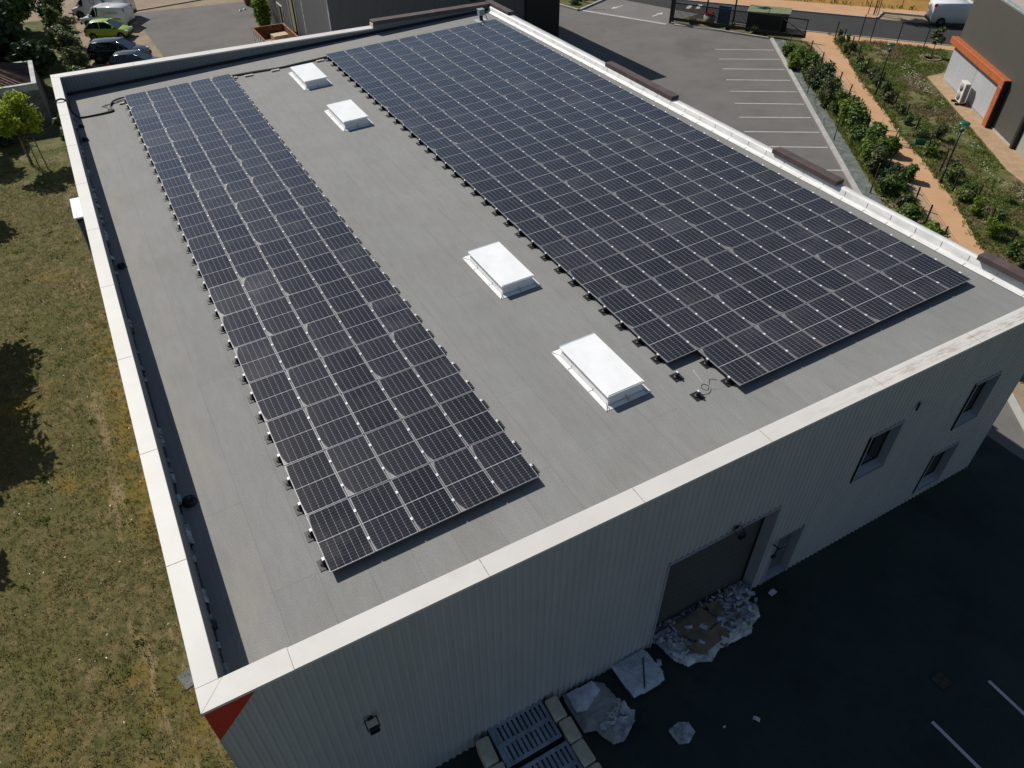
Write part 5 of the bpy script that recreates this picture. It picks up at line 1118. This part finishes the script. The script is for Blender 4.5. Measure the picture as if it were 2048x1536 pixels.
# ------------------------------------------------------------------ rubbish in the shaded yard
def rumple(poly,n,amp,seed,z0=.05,edge=.0,cell=.05,freq=3.0):
    """wrinkled sheet covering a polygon"""
    P=np.array(poly); mn=P.min(0);mx=P.max(0); nx=int((mx[0]-mn[0])/cell)+2; ny=int((mx[1]-mn[1])/cell)+2
    X,Y=np.meshgrid(mn[0]+np.arange(nx)*cell,mn[1]+np.arange(ny)*cell,indexing='ij')
    def inside(x,y):
        ins=np.zeros(x.shape,bool); j=len(P)-1
        for i in range(len(P)):
            ins^=((P[i,1]>y)!=(P[j,1]>y))&(x<(P[j,0]-P[i,0])*(y-P[i,1])/(P[j,1]-P[i,1]+1e-12)+P[i,0]); j=i
        return ins
    I=inside(X,Y); D=np.full(X.shape,9.)
    for i in range(len(P)):
        a=P[i];b=P[(i+1)%len(P)]; ab=b-a; tt=np.clip(((X-a[0])*ab[0]+(Y-a[1])*ab[1])/(ab@ab),0,1); D=np.minimum(D,np.hypot(X-a[0]-tt*ab[0],Y-a[1]-tt*ab[1]))
    q=(X*.8+Y*.6)+.35*vn(X+90,Y+90,2.0,seed+5); rid=1-np.abs(2*vn(q+60,Y*.35+90,freq*1.6,seed)-1); rid2=1-np.abs(2*vn(X+90,Y+90,freq*2.7,seed+1)-1)
    Z=z0+amp*(.5*rid+.25*rid2+.25*vn(X+90,Y+90,freq*.7,seed+2))*np.clip(D/.22,0.1,1)+.02*amp*vn(X+90,Y+90,freq*9,seed+3)
    vid=-np.ones(X.shape,int); V=[];F=[]
    I2=I
    for i in range(nx-1):
        for j in range(ny-1):
            if I2[i,j] and I2[i+1,j] and I2[i,j+1] and I2[i+1,j+1]:
                f=[]
                for a,b in ((i,j),(i+1,j),(i+1,j+1),(i,j+1)):
                    if vid[a,b]<0: vid[a,b]=len(V); V.append((X[a,b],Y[a,b],Z[a,b]))
                    f.append(vid[a,b])
                F.append(f)
    return np.array(V),np.array(F)
HP=[(7.95,-2.0),(8.1,-3.05),(8.35,-3.42),(8.6,-3.40),(9.05,-3.62),(9.5,-3.42),(10.7,-3.5),(10.9,-3.3),(11.3,-3.2),(11.5,-2.9),(11.3,-2.5),(11.45,-2.3),(11.5,-2.0)]
t=thing('rubbish_heap','spread heap of torn cardboard and white paper in front of the roller shutter','rubbish',(0,0,0))
v,f=rumple(HP,0,.34,55,.05,cell=.028,freq=2.6); np_mesh('stained_wrap',v,f,M['film'],t,None,True)
rr=random.Random(77)
def scraps(n,poly,s0,s1,zlo,zhi,mat,name,parent,seed):
    q=polyfill(poly,n,seed); g=MB(); rr=random.Random(seed)
    for x,y in q:
        a=rr.uniform(0,PI); s=rr.uniform(s0,s1); e=rr.uniform(.15,.8); z=rr.uniform(zlo,zhi); c,sn=math.cos(a),math.sin(a); tl=[rr.uniform(-.08,.08) for _ in range(4)]
        P_=[(-s,-s*e),(s,-s*e),(s*rr.uniform(.7,1),s*e),(-s,s*e*rr.uniform(.7,1))]
        g.add([(x+c*u-sn*w2,y+sn*u+c*w2,z+tl[i]*s*2.5) for i,(u,w2) in enumerate(P_)],[(0,1,2,3)])
    o=g.build(name,mat,parent); o['kind']='stuff'; return o
scraps(30,[(8.2,-2.3),(8.3,-3.2),(10.6,-3.3),(11.3,-2.8),(11.2,-2.2)],.10,.34,.2,.42,M['card'],'cardboard_scraps',t,1)
scraps(130,[(9.6,-2.1),(9.9,-2.9),(10.7,-3.4),(11.4,-2.9),(11.3,-2.1)],.04,.13,.25,.46,M['film'],'film_scraps',t,2)
scraps(34,HP,.05,.12,.36,.5,M['paper'],'paper_scraps',t,3)
scraps(60,[(8,-2),(8.15,-3.1),(8.7,-3.3),(8.7,-2)],.04,.12,.15,.4,M['film'],'film_scraps',t,4)
g=MB(); g.quad((8.5,-2.35,.40),(9.7,-2.2,.44),(9.9,-2.75,.47),(9.0,-3.1,.42)); g.quad((8.6,-3.05,.41),(9.8,-2.9,.45),(9.9,-3.3,.40),(8.8,-3.4,.36)); g.build('large_cardboard',M['card'],t)
o=scraps(160,[(7.86,-2.36),(11.6,-2.36),(11.6,-1.95),(7.86,-1.95)],.04,.14,.05,.2,M['film'],'film_scraps',t,9)
t=thing('folded_sheeting','neatly folded white sheeting with a dark diagonal strap beside the wall','sheeting',(0,0,0))
v,f=rumple([(6.38,-2.28),(7.5,-2.3),(7.6,-2.5),(7.62,-3.2),(7.5,-3.42),(6.95,-3.46),(6.42,-3.4)],0,.07,21,.16,cell=.03,freq=4); np_mesh('sheet',v,f,M['sheeting'],t,None,True)
g=MB()
for k in range(7): y=-2.42-.055*k; g.tube([(6.55+.02*k,y,.255),(7.3,y-.02,.262),(7.5,y-.03,.25)],.018,5)
g.build('fold',M['sheeting'],t); g=MB(); g.extr(None,[[(a,b,.29),(a+.08,b+.02,.29)] for a,b in ((7.28,-2.62),(7.05,-2.95),(6.78,-3.36))],0,False,False); g.build('strap',M['strap'],t)
g=MB(); g.box(6.42,7.4,-3.34,-2.3,.002,.15,0,.03); g.build('pallet_base',M['strap'],t)
t=thing('dumped_sheeting','crumpled stained sheeting with torn film trailing beside the cream blocks','sheeting',(0,0,0))
v,f=rumple([(4.75,-2.32),(5.75,-2.4),(6.0,-2.6),(6.12,-3.55),(6.2,-3.8),(5.95,-4.0),(5.55,-4.2),(5.25,-4.12),(5.1,-3.8),(5.05,-3.6),(4.72,-3.5)],0,.26,61,.06,cell=.026,freq=2.0); np_mesh('sheet',v,f,M['leafrubbish'],t,None,True)
v,f=rumple([(4.85,-2.4),(5.7,-2.45),(5.75,-2.8),(5.1,-3.1),(4.8,-3.0)],0,.12,65,.24,cell=.026,freq=2.4); np_mesh('fold',v,f,M['sheeting'],t,None,True)
scraps(45,[(5.15,-3.6),(6.0,-3.3),(6.1,-3.8),(5.5,-4.15)],.05,.16,.25,.36,M['film'],'film_scraps',t,12)
v,f=rumple([(6.75,-4.5),(7.15,-4.45),(7.4,-4.6),(7.38,-4.9),(7.05,-5.05),(6.78,-4.95)],0,.12,71,.01,cell=.018,freq=9); o=np_mesh('crumpled_film',v,f,M['film']); tag(o,'crumpled translucent film lying alone on the shaded yard asphalt','plastic film')
for k,(x,y,s,lb) in enumerate(((12.25,-2.74,.13,'white folded paper on the asphalt right of the roller shutter'),(7.75,-2.85,.10,'paper scrap between folded sheeting and rubbish heap'),(9.05,-5.43,.09,'pale twisted scrap far out on the dark yard'),(8.15,-5.17,.04,'tiny pale speck of litter on the dark yard'))):
    g=MB(); g.add([(-s,-s*.6,.006),(0,-s*.65,.03),(s,-s*.6,.006),(s,s*.6,.006),(0,s*.6,.03),(-s,s*.6,.006)],[(0,1,4,5),(1,2,3,4)]); o=g.build('litter_paper',M['paper'],None,(x,y,0),(0,0,.15+k)); tag(o,lb,'litter')
# pallets flanked by cream blocks
def pallet(x,y,z,label,w_=1.62,l_=1.12):
    t=thing('pallet',label,'pallet',(x,y,z),(0,0,0),'grey pallets against the front wall')
    g=MB(); 
    for a,b_ in ((0,.10),(l_/2-.06,l_/2+.06),(l_-.10,l_)): g.box(0,w_,a,b_,.12,.15,0,.004)
    g.build('cross_board',M['pallet'],t)
    g=MB(); n=12
    for k in range(n): a=k*(w_-.09)/(n-1); g.box(a,a+(.13 if k in(0,n-1) else .085)-(.04 if k==n-1 else 0),.102,l_/2-.062,.121,.149); g.box(a,a+(.13 if k in(0,n-1) else .085)-(.04 if k==n-1 else 0),l_/2+.062,l_-.102,.121,.149)
    g.build('deck_slats',M['pallet'],t)
    g=MB()
    for a in (0,w_/2-.06,w_-.12):
        for b_ in (0,l_/2-.06,l_-.12): g.box(a,a+.12,b_,b_+.12,0,.118)
    g.box(0,w_,0,.1,-.02,-.001); g.box(0,w_,l_-.1,l_,-.02,-.001); g.build('foot_block',M['dark'],t)
for k in range(3):
    pallet(2.46,-3.42,.02+.18*k,('lowest','middle','topmost')[k]+' grey pallet of the stack against the front wall'); pallet(2.5,-4.68,.02+.18*k,('lowest','middle','topmost')[k]+' grey pallet of the second stack, out in the yard')
for side,x in (('right',4.14),('left',2.03)):
    for k in range(4):
        y=-2.42-.66*k if side=='right' else -2.46-.74*k
        t=thing('cream_block','cream block %s of the pallets, %s from the wall'%(side,ORD[k+1]),'block',(x+.03*(k%2),y,0),(0,0,random.uniform(-.05,.05)),'cream blocks beside the pallets'); L=.62 if side=='right' else .70
        g=MB(); g.box(0,.36,-L,0,.32,.62,0,.035); g.build('upper_block',M['cream'],t); g=MB(); g.box(.02,.35,-L+.02,-.01,.002,.315,0,.03); g.build('lower_block',M['cream'],t)
